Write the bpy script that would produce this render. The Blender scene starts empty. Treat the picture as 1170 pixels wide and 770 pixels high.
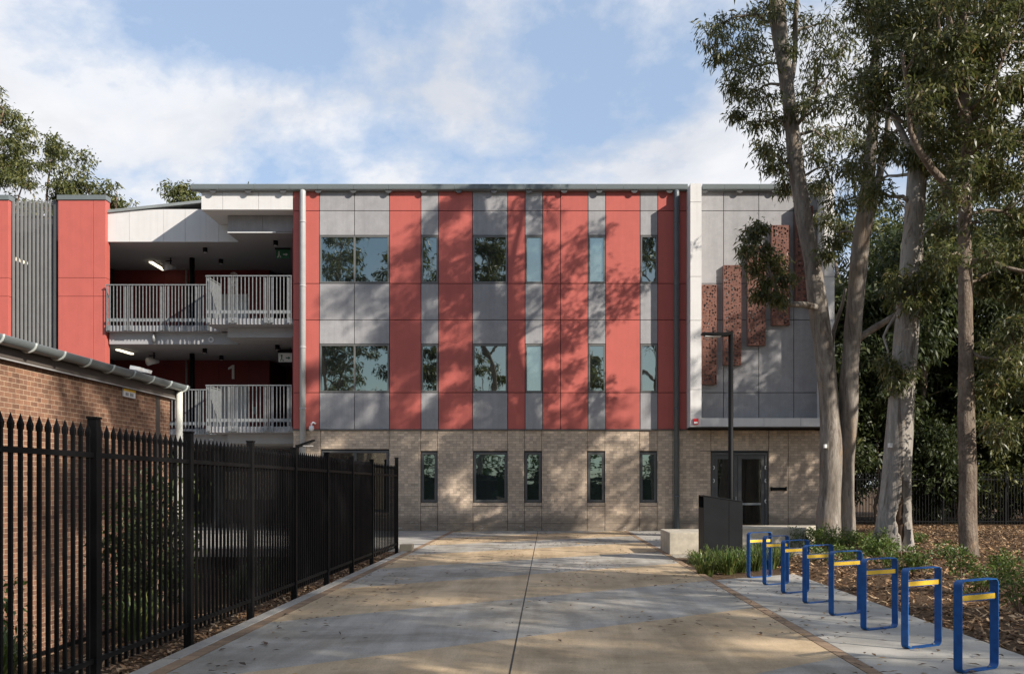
import bpy, math, random
import numpy as np
from mathutils import Vector, noise as mnoise

R = math.radians
random.seed(7)
scn = bpy.context.scene
COL = scn.collection

# ------------------------------------------------------------------ camera geometry (35 mm shift lens)
F, VX, VY, EYE = 1137.5, 625.0, 555.0, 1.55
def fx(px, Y): return (px - VX) / F * Y
def fz(py, Y): return EYE + (VY - py) / F * Y
def P(px, py, Y): return Vector((fx(px, Y), Y, fz(py, Y)))

cam = bpy.data.cameras.new("camera"); camo = bpy.data.objects.new("camera", cam); COL.objects.link(camo)
camo.location = (0, 0, EYE); camo.rotation_euler = (R(90), 0, 0)
cam.sensor_width = 36; cam.lens = 35; cam.shift_x = (585 - VX) / 1170; cam.shift_y = (VY - 385) / 1170
cam.clip_start = .1; cam.clip_end = 3000
scn.camera = camo

# ------------------------------------------------------------------ render / colour
scn.render.engine = 'CYCLES'
scn.view_settings.view_transform = 'Standard'; scn.view_settings.look = 'None'
scn.view_settings.gamma = 1; scn.view_settings.use_curve_mapping = False
scn.view_settings.exposure = 0.50
cy = scn.cycles
cy.use_denoising = True; cy.max_bounces = 7; cy.diffuse_bounces = 3; cy.glossy_bounces = 3
cy.transparent_max_bounces = 12; cy.transmission_bounces = 4
cy.use_adaptive_sampling = True; cy.adaptive_threshold = .012
cy.sample_clamp_indirect = 6; cy.caustics_reflective = False; cy.caustics_refractive = False

# ------------------------------------------------------------------ material helpers
def new_mat(name):
    m = bpy.data.materials.new(name); m.use_nodes = True
    nt = m.node_tree; b = nt.nodes['Principled BSDF']
    return m, nt, b
def nd(nt, t, **kw):
    n = nt.nodes.new(t)
    for k, v in kw.items(): setattr(n, k, v)
    return n
def lk(nt, a, b): nt.links.new(a, b)
def pos_node(nt, scale=(1, 1, 1), order=None):
    g = nd(nt, 'ShaderNodeNewGeometry'); out = g.outputs['Position']
    if order:
        s = nd(nt, 'ShaderNodeSeparateXYZ'); c = nd(nt, 'ShaderNodeCombineXYZ'); lk(nt, out, s.inputs[0])
        for i, ax in enumerate(order):
            if ax: lk(nt, s.outputs[ax], c.inputs[i])
        out = c.outputs[0]
    if scale != (1, 1, 1):
        v = nd(nt, 'ShaderNodeVectorMath', operation='MULTIPLY'); lk(nt, out, v.inputs[0]); v.inputs[1].default_value = scale
        out = v.outputs[0]
    return out
def noise(nt, vec, scale, detail=4, rough=.55, dist=0):
    n = nd(nt, 'ShaderNodeTexNoise'); n.inputs['Scale'].default_value = scale; n.inputs['Detail'].default_value = detail
    n.inputs['Roughness'].default_value = rough; n.inputs['Distortion'].default_value = dist
    if vec is not None: lk(nt, vec, n.inputs['Vector'])
    return n.outputs['Fac']
def ramp(nt, fac, stops):
    r = nd(nt, 'ShaderNodeValToRGB'); e = r.color_ramp.elements
    while len(e) < len(stops): e.new(.5)
    for i, (p, c) in enumerate(stops):
        e[i].position = p; e[i].color = (*c, 1) if len(c) == 3 else c
    lk(nt, fac, r.inputs[0]); return r.outputs['Color']
def mix(nt, fac, a, b, mode='MIX'):
    m = nd(nt, 'ShaderNodeMix', data_type='RGBA', blend_type=mode)
    for s, v in ((0, fac), (6, a), (7, b)):
        if hasattr(v, 'is_linked'): lk(nt, v, m.inputs[s])
        elif s == 0: m.inputs[s].default_value = v
        else: m.inputs[s].default_value = (*v, 1)
    return m.outputs[2]
def math_n(nt, op, a, b=None, c=None):
    m = nd(nt, 'ShaderNodeMath', operation=op)
    for i, v in enumerate((a, b, c)):
        if v is None: continue
        if hasattr(v, 'is_linked'): lk(nt, v, m.inputs[i])
        else: m.inputs[i].default_value = v
    return m.outputs[0]
def bump(nt, b, h, strength=.3, dist=.01):
    n = nd(nt, 'ShaderNodeBump'); n.inputs['Strength'].default_value = strength; n.inputs['Distance'].default_value = dist
    lk(nt, h, n.inputs['Height']); lk(nt, n.outputs[0], b.inputs['Normal'])
def scale_col(c, k): return tuple(min(1, x * k) for x in c)

def plain(name, col, rough=.6, metal=0, var=.12, vscale=3, bmp=0.0, spec=.5):
    m, nt, b = new_mat(name)
    p = pos_node(nt)
    n = noise(nt, p, vscale, 6, .65)
    c = ramp(nt, n, [(.25, scale_col(col, 1 - var)), (.75, scale_col(col, 1 + var))])
    lk(nt, c, b.inputs['Base Color'])
    b.inputs['Roughness'].default_value = rough; b.inputs['Metallic'].default_value = metal
    b.inputs['Specular IOR Level'].default_value = spec
    if bmp: bump(nt, b, noise(nt, p, 60, 4), bmp, .004)
    return m

def brick_mat(name, order, cols, mortar, bw=.24, rh=.086, ms=.006, stain=.35, bias=0.0):
    m, nt, b = new_mat(name)
    v = pos_node(nt, order=order)
    t = nd(nt, 'ShaderNodeTexBrick'); lk(nt, v, t.inputs['Vector'])
    t.inputs['Scale'].default_value = 1; t.inputs['Brick Width'].default_value = bw; t.inputs['Row Height'].default_value = rh
    t.inputs['Mortar Size'].default_value = ms; t.inputs['Mortar Smooth'].default_value = .25; t.inputs['Bias'].default_value = bias
    t.inputs['Color1'].default_value = (*cols[0], 1); t.inputs['Color2'].default_value = (*cols[1], 1); t.inputs['Mortar'].default_value = (*mortar, 1)
    # a second, coarser tint so that not every brick is one of two colours
    w = nd(nt, 'ShaderNodeTexWhiteNoise', noise_dimensions='2D')
    q = nd(nt, 'ShaderNodeVectorMath', operation='SNAP'); lk(nt, v, q.inputs[0]); q.inputs[1].default_value = (bw * .5, rh, 1)
    lk(nt, q.outputs[0], w.inputs['Vector'])
    tint = ramp(nt, w.outputs['Value'], [(0, (.78, .77, .78)), (1, (1.12, 1.1, 1.06))])
    c = mix(nt, 1.0, t.outputs['Color'], tint, 'MULTIPLY')
    st = ramp(nt, noise(nt, pos_node(nt, (1, 1, .55)), .8, 7, .65), [(.3, (1 - stain,) * 3), (.62, (1.06,) * 3)])
    c = mix(nt, 1.0, c, st, 'MULTIPLY')
    c = mix(nt, 1.0, c, ramp(nt, noise(nt, v, 38, 3), [(.3, (.86,) * 3), (.7, (1.1,) * 3)]), 'MULTIPLY')
    if 'pale' in name:                                   # splash dirt and salt along the foot of the wall
        zs = nd(nt, 'ShaderNodeSeparateXYZ'); lk(nt, pos_node(nt), zs.inputs[0])
        hgt = math_n(nt, 'ADD', zs.outputs['Z'], math_n(nt, 'MULTIPLY', noise(nt, pos_node(nt), 2.4, 6, .7), -.75))
        c = mix(nt, ramp(nt, hgt, [(0, (.75,) * 3), (.22, (0,) * 3)]), c, (.20, .165, .13))
        salt = math_n(nt, 'MULTIPLY', ramp(nt, noise(nt, pos_node(nt, (1, 1, 2.5)), 3.1, 6, .7), [(.60, (0,) * 3), (.68, (1,) * 3)]), ramp(nt, zs.outputs['Z'], [(.15, (.6,) * 3), (.42, (0,) * 3)]))
        c = mix(nt, salt, c, (.66, .63, .58))
    lk(nt, c, b.inputs['Base Color']); b.inputs['Roughness'].default_value = .9; b.inputs['Specular IOR Level'].default_value = .25
    h = math_n(nt, 'SUBTRACT', math_n(nt, 'MULTIPLY', noise(nt, v, 90, 3), .35), t.outputs['Fac'])
    bump(nt, b, h, .6, .008)
    return m

M = {}
M['brick'] = brick_mat('pale_grey_brick', ('X', 'Z', None), ((.64, .515, .40), (.50, .40, .31)), (.37, .31, .25), stain=.2)
M['brick_side'] = brick_mat('pale_grey_brick_side', ('Y', 'Z', None), ((.64, .515, .40), (.50, .40, .31)), (.37, .31, .25), stain=.2)
M['old_brick'] = brick_mat('orange_brown_brick', ('Y', 'Z', None), ((.30, .158, .10), (.185, .10, .066)), (.43, .31, .22), ms=.008, stain=.22)
M['old_brick_end'] = brick_mat('orange_brown_brick_end', ('X', 'Z', None), ((.30, .158, .10), (.185, .10, .066)), (.43, .31, .22), ms=.008, stain=.22)

def panel_mat(name, col, var, rough=.6, streak=.05, scale=2.2):
    m, nt, b = new_mat(name)
    p = pos_node(nt)
    c = ramp(nt, noise(nt, p, scale, 7, .68), [(.28, scale_col(col, 1 - var)), (.72, scale_col(col, 1 + var))])
    s = ramp(nt, noise(nt, pos_node(nt, (5, 5, .25)), 1.3, 4, .6), [(.3, (1 - streak,) * 3), (.7, (1 + streak,) * 3)])
    c = mix(nt, 1.0, c, s, 'MULTIPLY')
    g = ramp(nt, noise(nt, p, 45, 3, .6), [(.3, (1 - var * .5,) * 3), (.7, (1 + var * .5,) * 3)])
    c = mix(nt, 1.0, c, g, 'MULTIPLY')
    oi = nd(nt, 'ShaderNodeObjectInfo')
    c = mix(nt, 1.0, c, ramp(nt, oi.outputs['Random'], [(0, (.93, .93, .935)), (1, (1.05, 1.05, 1.045))]), 'MULTIPLY')
    ro = ramp(nt, noise(nt, pos_node(nt, (9, 9, .12)), 2.0, 5, .7), [(.56, (1, 1, 1)), (.74, (.90, .90, .895))])
    c = mix(nt, 1.0, c, ro, 'MULTIPLY')
    lk(nt, c, b.inputs['Base Color']); b.inputs['Roughness'].default_value = rough; b.inputs['Specular IOR Level'].default_value = .3
    bump(nt, b, noise(nt, p, 1.1, 2), .12, .03)
    return m
M['red'] = panel_mat('red_panel', (.45, .112, .092), .06, .55, .04)
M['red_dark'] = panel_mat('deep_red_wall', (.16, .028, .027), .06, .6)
M['grey_panel'] = panel_mat('grey_cement_panel', (.305, .30, .308), .12, .7, .06, 3)
M['white_panel'] = panel_mat('pale_grey_panel', (.63, .62, .61), .035, .6, .03)
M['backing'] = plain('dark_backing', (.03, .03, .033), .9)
M['gutter'] = plain('grey_green_steel', (.135, .155, .158), .38, .0, .06)
M['pipe'] = plain('painted_downpipe', (.36, .36, .36), .4)
M['pipe_dark'] = plain('dark_downpipe', (.10, .115, .125), .4)
M['frame'] = plain('window_frame_charcoal', (.075, .075, .075), .4)
M['frame_light'] = plain('window_frame_bronze', (.13, .13, .125), .4)
M['corten'] = None
M['black'] = plain('black_powdercoat', (.0055, .0055, .006), .55, 0, .2, 8, 0, .14)
M['galv'] = plain('galvanised_steel', (.235, .245, .25), .5, .3, .28, 9)
M['soffit'] = plain('grey_soffit', (.34, .335, .33), .8, 0, .04)
M['slab'] = plain('grey_slab_edge', (.33, .33, .345), .75, 0, .06)
M['concrete_block'] = plain('cast_concrete', (.42, .375, .30), .85, 0, .38, 3, .6)
M['bin'] = plain('charcoal_bin_steel', (.016, .0165, .018), .55, 0, .25, 2, 0, .12)
M['blue'] = plain('blue_powdercoat', (.007, .092, .31), .42, 0, .3, 14, .15, .35)
M['yellow'] = plain('yellow_tape', (.80, .50, .035), .5, 0, .06)
M['white'] = plain('white_plastic', (.75, .75, .74), .4, 0, .04)
M['steel'] = plain('brushed_lift_door', (.62, .62, .61), .4, .2, .06)
M['grey_sign'] = plain('grey_lettering', (.62, .62, .63), .5)
M['red_sign'] = plain('red_plate', (.55, .015, .02), .4)
M['green_sign'] = plain('green_sign', (.012, .12, .055), .4)
M['roof'] = plain('roof_sheet', (.23, .25, .25), .45)
M['fascia_brown'] = plain('brown_fascia', (.085, .07, .06), .6)
M['cream_pipe'] = plain('cream_downpipe', (.60, .60, .54), .45)
M['sandstone'] = plain('sandstone', (.62, .50, .34), .85, 0, .2, 6, .4)
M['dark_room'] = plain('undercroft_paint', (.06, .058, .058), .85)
M['pale_wall'] = plain('cream_wall', (.55, .50, .38), .8)

def glass_mat(name, tint, body, rough=.012, refl=.5, wob=.2, wscale=(1, 1, 1)):
    m, nt, b = new_mat(name)
    out = nt.nodes['Material Output']
    b.inputs['Base Color'].default_value = (*body, 1); b.inputs['Roughness'].default_value = .4; b.inputs['Specular IOR Level'].default_value = .1
    g = nd(nt, 'ShaderNodeBsdfGlossy'); g.inputs['Color'].default_value = (*tint, 1); g.inputs['Roughness'].default_value = rough
    p = pos_node(nt, wscale)
    bn = nd(nt, 'ShaderNodeBump'); bn.inputs['Strength'].default_value = wob; bn.inputs['Distance'].default_value = .012
    lk(nt, noise(nt, p, 1.1, 2, .4), bn.inputs['Height']); lk(nt, bn.outputs[0], g.inputs['Normal'])
    mx = nd(nt, 'ShaderNodeMixShader'); mx.inputs[0].default_value = refl
    lk(nt, b.outputs[0], mx.inputs[1]); lk(nt, g.outputs[0], mx.inputs[2]); lk(nt, mx.outputs[0], out.inputs[0])
    return m
M['glass'] = glass_mat('tinted_glass', (.74, .80, .74), (.006, .009, .010), refl=.37)
M['glass_blind'] = glass_mat('tinted_glass_over_blind', (.74, .82, .74), (.12, .165, .16), refl=.40)
M['glass_ground'] = glass_mat('tinted_ground_floor_glass', (.60, .80, .84), (.008, .013, .014), refl=.30, wob=.22, wscale=(.6, 1, 2.4))
M['glass_dark'] = glass_mat('dark_door_glass', (.7, .74, .70), (.006, .007, .006), refl=.14)

def corten_mat():
    m, nt, b = new_mat('perforated_rust_steel')
    out = nt.nodes['Material Output']
    p = pos_node(nt)
    c = ramp(nt, noise(nt, p, 5, 7, .7), [(.25, (.10, .042, .030)), (.55, (.165, .072, .052)), (.8, (.225, .105, .078))])
    lk(nt, c, b.inputs['Base Color']); b.inputs['Roughness'].default_value = .8
    v = nd(nt, 'ShaderNodeTexVoronoi', feature='F1'); v.voronoi_dimensions = '2D'
    v.inputs['Scale'].default_value = 10.5; v.inputs['Randomness'].default_value = .85
    lk(nt, pos_node(nt, order=('X', 'Z', None)), v.inputs['Vector'])
    sep = nd(nt, 'ShaderNodeSeparateColor'); lk(nt, v.outputs['Color'], sep.inputs[0])
    rad = math_n(nt, 'MULTIPLY_ADD', sep.outputs[0], .32, .09)
    hole = math_n(nt, 'LESS_THAN', v.outputs['Distance'], rad)
    tr = nd(nt, 'ShaderNodeBsdfTransparent'); mx = nd(nt, 'ShaderNodeMixShader')
    lk(nt, hole, mx.inputs[0]); lk(nt, b.outputs[0], mx.inputs[1]); lk(nt, tr.outputs[0], mx.inputs[2]); lk(nt, mx.outputs[0], out.inputs[0])
    return m
M['corten'] = corten_mat()
M['corten_solid'] = plain('rust_steel', (.15, .06, .042), .8, 0, .25, 5)

def paving_mat():
    m, nt, b = new_mat('banded_concrete_paving')
    p = pos_node(nt)
    s = nd(nt, 'ShaderNodeSeparateXYZ'); lk(nt, p, s.inputs[0]); X, Y = s.outputs['X'], s.outputs['Y']
    v = math_n(nt, 'SUBTRACT', Y, math_n(nt, 'MULTIPLY', X, .86))
    v = math_n(nt, 'ADD', v, math_n(nt, 'MULTIPLY', math_n(nt, 'SUBTRACT', noise(nt, p, 14, 3), .5), .03))
    fr = math_n(nt, 'FRACT', math_n(nt, 'DIVIDE', math_n(nt, 'ADD', v, 50 * 7.3 - 6.75), 7.3))
    tan = math_n(nt, 'LESS_THAN', fr, .505)
    cg = ramp(nt, noise(nt, p, 1.6, 8, .62), [(.3, (.34, .315, .275)), (.7, (.47, .44, .39))])
    ct = ramp(nt, noise(nt, p, 1.6, 8, .62), [(.3, (.48, .355, .22)), (.7, (.60, .455, .29))])
    c = mix(nt, tan, cg, ct)
    # broom streaks, wear and stains
    br = ramp(nt, noise(nt, pos_node(nt, (1.2, 22, 1)), 1.5, 5, .6), [(.3, (.92,) * 3), (.7, (1.05,) * 3)])
    c = mix(nt, 1.0, c, br, 'MULTIPLY')
    st = ramp(nt, noise(nt, p, .45, 7, .7, .6), [(.36, (.66, .64, .60)), (.54, (1.02,) * 3)])
    c = mix(nt, 1.0, c, st, 'MULTIPLY')
    sp = ramp(nt, noise(nt, p, 55, 3, .7), [(.34, (.70,) * 3), (.5, (1.04,) * 3)])
    c = mix(nt, 1.0, c, sp, 'MULTIPLY')
    gum = ramp(nt, noise(nt, p, 7.5, 3, .5), [(.66, (1,) * 3), (.72, (.72, .70, .67))])
    c = mix(nt, 1.0, c, gum, 'MULTIPLY')
    wear = ramp(nt, noise(nt, pos_node(nt, (2.6, .22, 1)), 1.1, 6, .65, .4), [(.42, (.84, .83, .81)), (.58, (1.04,) * 3)])
    c = mix(nt, 1.0, c, wear, 'MULTIPLY')
    # sawn joint lines
    def line(co, at, hw): return math_n(nt, 'LESS_THAN', math_n(nt, 'ABSOLUTE', math_n(nt, 'SUBTRACT', co, at)), hw)
    j = line(X, -.31, .009)
    for yy in (2.0, 26.0): j = math_n(nt, 'MAXIMUM', j, line(Y, yy, .006))
    c = mix(nt, j, c, (.035, .033, .03))
    lk(nt, c, b.inputs['Base Color'])
    lk(nt, ramp(nt, noise(nt, p, 2.2, 5), [(.3, (.62,) * 3), (.7, (.85,) * 3)]), b.inputs['Roughness'])
    b.inputs['Specular IOR Level'].default_value = .35
    bump(nt, b, math_n(nt, 'ADD', noise(nt, pos_node(nt, (3, 60, 1)), 2, 3), noise(nt, p, 120, 2)), .25, .004)
    return m
M['paving'] = paving_mat()

def concrete_mat(name, ca, cb, joints=()):
    m, nt, b = new_mat(name)
    p = pos_node(nt)
    s = nd(nt, 'ShaderNodeSeparateXYZ'); lk(nt, p, s.inputs[0])
    c = ramp(nt, noise(nt, p, 1.8, 8, .62), [(.3, ca), (.7, cb)])
    c = mix(nt, 1.0, c, ramp(nt, noise(nt, p, .6, 6, .7, .5), [(.35, (.8, .79, .77)), (.55, (1.02,) * 3)]), 'MULTIPLY')
    c = mix(nt, 1.0, c, ramp(nt, noise(nt, p, 60, 3, .7), [(.34, (.82,) * 3), (.5, (1.03,) * 3)]), 'MULTIPLY')
    for ax, at in joints:
        j = math_n(nt, 'LESS_THAN', math_n(nt, 'ABSOLUTE', math_n(nt, 'SUBTRACT', s.outputs[ax], at)), .007)
        c = mix(nt, j, c, (.06, .055, .05))
    lk(nt, c, b.inputs['Base Color']); b.inputs['Roughness'].default_value = .8; b.inputs['Specular IOR Level'].default_value = .3
    bump(nt, b, noise(nt, p, 110, 3), .25, .004)
    return m
M['concrete'] = concrete_mat('plain_concrete', (.33, .31, .275), (.46, .435, .39), (('Y', 4.1), ('Y', 8.95), ('Y', 13.4)))
M['edge_brick'] = brick_mat('paving_brick_strip', ('Y', 'X', None), ((.37, .255, .165), (.30, .21, .14)), (.10, .085, .07), bw=.23, rh=2.0, ms=.005, stain=.3)
M['joint'] = plain('dark_joint', (.03, .028, .025), .9)

def mulch_mat():
    m, nt, b = new_mat('leaf_mulch_soil')
    p = pos_node(nt)
    c = ramp(nt, noise(nt, p, 22, 6, .75), [(.25, (.03, .019, .012)), (.5, (.10, .062, .036)), (.75, (.23, .155, .095))])
    c = mix(nt, 1.0, c, ramp(nt, noise(nt, p, .5, 4), [(.3, (.75,) * 3), (.7, (1.2,) * 3)]), 'MULTIPLY')
    lk(nt, c, b.inputs['Base Color']); b.inputs['Roughness'].default_value = .95; b.inputs['Specular IOR Level'].default_value = .15
    bump(nt, b, noise(nt, p, 30, 5, .7), .9, .03)
    return m
M['mulch'] = mulch_mat()

def island_mat(name, stops, rough=.55, trans=.0, tcol=(.2, .3, .05), spec=.35):
    m, nt, b = new_mat(name)
    out = nt.nodes['Material Output']
    g = nd(nt, 'ShaderNodeNewGeometry')
    c = ramp(nt, g.outputs['Random Per Island'], stops)
    big = ramp(nt, noise(nt, g.outputs['Position'], .7, 3), [(.3, (.75, .78, .75)), (.7, (1.2, 1.15, 1.05))])
    c = mix(nt, 1.0, c, big, 'MULTIPLY')
    lk(nt, c, b.inputs['Base Color']); b.inputs['Roughness'].default_value = rough; b.inputs['Specular IOR Level'].default_value = spec
    if trans:
        t = nd(nt, 'ShaderNodeBsdfTranslucent'); lk(nt, mix(nt, .5, c, tcol), t.inputs['Color'])
        mx = nd(nt, 'ShaderNodeMixShader'); mx.inputs[0].default_value = trans
        lk(nt, b.outputs[0], mx.inputs[1]); lk(nt, t.outputs[0], mx.inputs[2]); lk(nt, mx.outputs[0], out.inputs[0])
    return m
M['gum_leaf'] = island_mat('gum_leaf', [(0, (.036, .046, .017)), (.45, (.076, .088, .030)), (.78, (.135, .138, .048)), (.95, (.19, .165, .065)), (1, (.22, .13, .06))], .40, .38, (.16, .19, .05), .5)
M['dark_leaf'] = island_mat('dark_tree_leaf', [(0, (.02, .034, .013)), (.5, (.042, .06, .021)), (1, (.09, .105, .038))], .5, .28, (.08, .11, .02), .4)
M['far_leaf'] = island_mat('far_gum_leaf', [(0, (.045, .06, .018)), (.5, (.095, .11, .036)), (1, (.17, .165, .06))], .5, .25, (.14, .15, .03), .4)
M['shrub_leaf'] = island_mat('shrub_leaf', [(0, (.045, .08, .016)), (.5, (.085, .135, .03)), (1, (.15, .19, .055))], .45, .28, (.14, .2, .03))
M['strap_leaf'] = island_mat('strap_leaf', [(0, (.05, .09, .02)), (.6, (.10, .15, .038)), (1, (.20, .20, .07))], .4, .25, (.16, .22, .04))
M['litter'] = island_mat('dry_leaf', [(0, (.06, .032, .018)), (.4, (.20, .112, .058)), (.75, (.38, .235, .13)), (1, (.56, .40, .26))], .8)
M['fallen'] = island_mat('fallen_leaf', [(0, (.05, .03, .018)), (.6, (.11, .065, .035)), (.85, (.20, .12, .05)), (1, (.50, .28, .04))], .7)

def bark_mat(name, stops, zs=.22, bstr=.5, fine=16, patch=None):
    m, nt, b = new_mat(name)
    p = pos_node(nt, (1, 1, zs))
    c = ramp(nt, noise(nt, p, 4.5, 7, .68, .4), stops)
    c = mix(nt, 1.0, c, ramp(nt, noise(nt, p, 26, 4, .7), [(.3, (.68,) * 3), (.65, (1.1,) * 3)]), 'MULTIPLY')
    if patch:
        f = ramp(nt, noise(nt, pos_node(nt, (1, 1, .5)), 1.7, 4, .6, .5), [(.55, (0, 0, 0)), (.63, (1, 1, 1))])
        c = mix(nt, f, c, patch)
    f2 = ramp(nt, noise(nt, pos_node(nt, (1.3, 1.3, .16)), 3.3, 6, .7, .8), [(.57, (0, 0, 0)), (.62, (1, 1, 1))])
    c = mix(nt, math_n(nt, 'MULTIPLY', f2, .72), c, (.085, .066, .052))
    f3 = ramp(nt, noise(nt, pos_node(nt, (1, 1, .35)), 2.3, 5, .65, .7), [(.60, (0, 0, 0)), (.65, (1, 1, 1))])
    c = mix(nt, math_n(nt, 'MULTIPLY', f3, .45), c, (.30, .20, .12))
    lk(nt, c, b.inputs['Base Color']); b.inputs['Roughness'].default_value = .85; b.inputs['Specular IOR Level'].default_value = .2
    h = math_n(nt, 'ADD', noise(nt, p, fine, 6, .7), math_n(nt, 'MULTIPLY', noise(nt, pos_node(nt, (1, 1, .12)), 7, 3, .6), .8))
    bump(nt, b, h, bstr, .04)
    return m
M['gum_bark'] = bark_mat('smooth_gum_bark', [(.24, (.10, .082, .066)), (.48, (.21, .182, .155)), (.74, (.36, .325, .285))], .2, .55, 14, (.25, .20, .155))
M['grey_bark'] = bark_mat('pale_gum_bark', [(.22, (.15, .13, .11)), (.48, (.29, .262, .232)), (.78, (.43, .40, .355))], .2, .5, 12, (.30, .27, .235))
M['rough_bark'] = bark_mat('rough_bark', [(.25, (.09, .066, .05)), (.5, (.20, .155, .12)), (.75, (.34, .28, .22))], .5, 1.0, 24)
M['far_bark'] = bark_mat('far_bark', [(.25, (.13, .085, .06)), (.7, (.30, .21, .15))], .3, .4)
def lamp_mat(name, col, s):
    m, nt, b = new_mat(name); b.inputs['Base Color'].default_value = (.8, .8, .78, 1)
    b.inputs['Emission Color'].default_value = (*col, 1); b.inputs['Emission Strength'].default_value = s
    return m
M['tube_lit'] = lamp_mat('lit_tube', (1, .86, .62), 1.6)

# ------------------------------------------------------------------ mesh helpers
class MB:
    def __init__(s): s.v, s.f, s.sm = [], [], []
    def add(s, vs, fs, smooth=False):
        o = len(s.v); s.v += [tuple(v) for v in vs]; s.f += [tuple(i + o for i in f) for f in fs]; s.sm += [smooth] * len(fs); return s
    def box(s, x0, x1, y0, y1, z0, z1):
        return s.add([(x0, y0, z0), (x1, y0, z0), (x1, y1, z0), (x0, y1, z0), (x0, y0, z1), (x1, y0, z1), (x1, y1, z1), (x0, y1, z1)],
                     [(0, 3, 2, 1), (4, 5, 6, 7), (0, 1, 5, 4), (1, 2, 6, 5), (2, 3, 7, 6), (3, 0, 4, 7)])
    def prism(s, pts, axis, a, b):
        n = len(pts)
        def w(p, t):
            return {'x': (t, p[0], p[1]), 'y': (p[0], t, p[1]), 'z': (p[0], p[1], t)}[axis]
        vs = [w(p, a) for p in pts] + [w(p, b) for p in pts]
        fs = [tuple(range(n))[::-1], tuple(range(n, 2 * n))] + [(i, (i + 1) % n, n + (i + 1) % n, n + i) for i in range(n)]
        return s.add(vs, fs)
    def tube(s, pts, radii, n=10, caps=True, wob=0, seed=0, shape=None):
        pts = [Vector(p) for p in pts]
        if not hasattr(radii, '__len__'): radii = [radii] * len(pts)
        rings, prev = [], None
        for i, p in enumerate(pts):
            t = (pts[min(i + 1, len(pts) - 1)] - pts[max(i - 1, 0)])
            t = t.normalized() if t.length > 1e-9 else Vector((0, 0, 1))
            if prev is None:
                a = t.orthogonal().normalized() if abs(t.z) < .9 else Vector((1, 0, 0))
            else: a = prev
            a = (a - t * a.dot(t)).normalized(); b = t.cross(a); prev = a
            ring = []
            for k in range(n):
                th = 2 * math.pi * k / n
                d = a * math.cos(th) + b * math.sin(th)
                r = radii[i]
                if wob:
                    q = p + d * r
                    r *= 1 + wob * mnoise.noise(Vector((q.x * 1.6 + seed, q.y * 1.6, q.z * .7))) + wob * .5 * mnoise.noise(Vector((q.x * 5 + seed, q.y * 5, q.z * 1.6)))
                if shape: r = shape(r, p, d, i)
                ring.append(p + d * r)
            rings.append(ring)
        vs = [q for r_ in rings for q in r_]; fs = []
        for i in range(len(rings) - 1):
            for k in range(n):
                k2 = (k + 1) % n
                fs.append((i * n + k, i * n + k2, (i + 1) * n + k2, (i + 1) * n + k))
        if caps: fs += [tuple(range(n))[::-1], tuple(range((len(rings) - 1) * n, len(rings) * n))]
        return s.add(vs, fs, True)
    def cyl(s, x, y, z0, z1, r, n=16): return s.tube([(x, y, z0), (x, y, z1)], r, n)

def world_loc(o):
    v = Vector((0, 0, 0))
    while o is not None: v = v + Vector(o.location); o = o.parent
    return v
def link_mesh(name, me, mat, parent=None):
    o = bpy.data.objects.new(name, me); COL.objects.link(o)
    if mat: me.materials.append(mat)
    if parent is not None: o.parent = parent
    return o
def build(name, mb, mat, parent=None, at=None, bevel=0):
    """one mesh object; vertices are given in world coordinates and stored relative to parent / at"""
    off = world_loc(parent) if parent is not None else Vector(at or (0, 0, 0))
    me = bpy.data.meshes.new(name)
    me.from_pydata([(v[0] - off.x, v[1] - off.y, v[2] - off.z) for v in mb.v], [], mb.f)
    me.polygons.foreach_set('use_smooth', mb.sm)
    me.update()
    o = link_mesh(name, me, mat, parent)
    if parent is None: o.location = off
    if bevel:
        b = o.modifiers.new('bevel', 'BEVEL'); b.width = bevel; b.segments = 2; b.limit_method = 'ANGLE'
    return o
def np_mesh(name, verts, quads, mat, parent=None, at=None):
    off = world_loc(parent) if parent is not None else Vector(at or (0, 0, 0))
    verts = np.asarray(verts, dtype=np.float32) - np.array(off, dtype=np.float32)
    quads = np.asarray(quads, dtype=np.int32)
    me = bpy.data.meshes.new(name); nq, k = quads.shape
    me.vertices.add(len(verts)); me.vertices.foreach_set('co', verts.ravel())
    me.loops.add(nq * k); me.loops.foreach_set('vertex_index', quads.ravel())
    me.polygons.add(nq); me.polygons.foreach_set('loop_start', np.arange(0, nq * k, k, dtype=np.int32))
    me.update(calc_edges=True)
    o = link_mesh(name, me, mat, parent)
    if parent is None: o.location = off
    return o
def tag(o, label=None, cat=None, group=None, kind=None):
    if label: o['label'] = label
    if cat: o['category'] = cat
    if group: o['group'] = group
    if kind: o['kind'] = kind
    return o
def thing(name, loc, label, cat, group=None, rz=0):
    o = bpy.data.objects.new(name, None); COL.objects.link(o); o.location = loc; o.rotation_euler = (0, 0, rz)
    o.empty_display_size = .2
    return tag(o, label, cat, group)
def copy_tree(o, parent=None):
    c = o.copy(); COL.objects.link(c)
    if parent is not None: c.parent = parent
    for ch in [x for x in o.children]: copy_tree(ch, c)
    return c
def structure(name, mb, mat, bevel=0): return tag(build(name, mb, mat, bevel=bevel), kind='structure')

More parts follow.
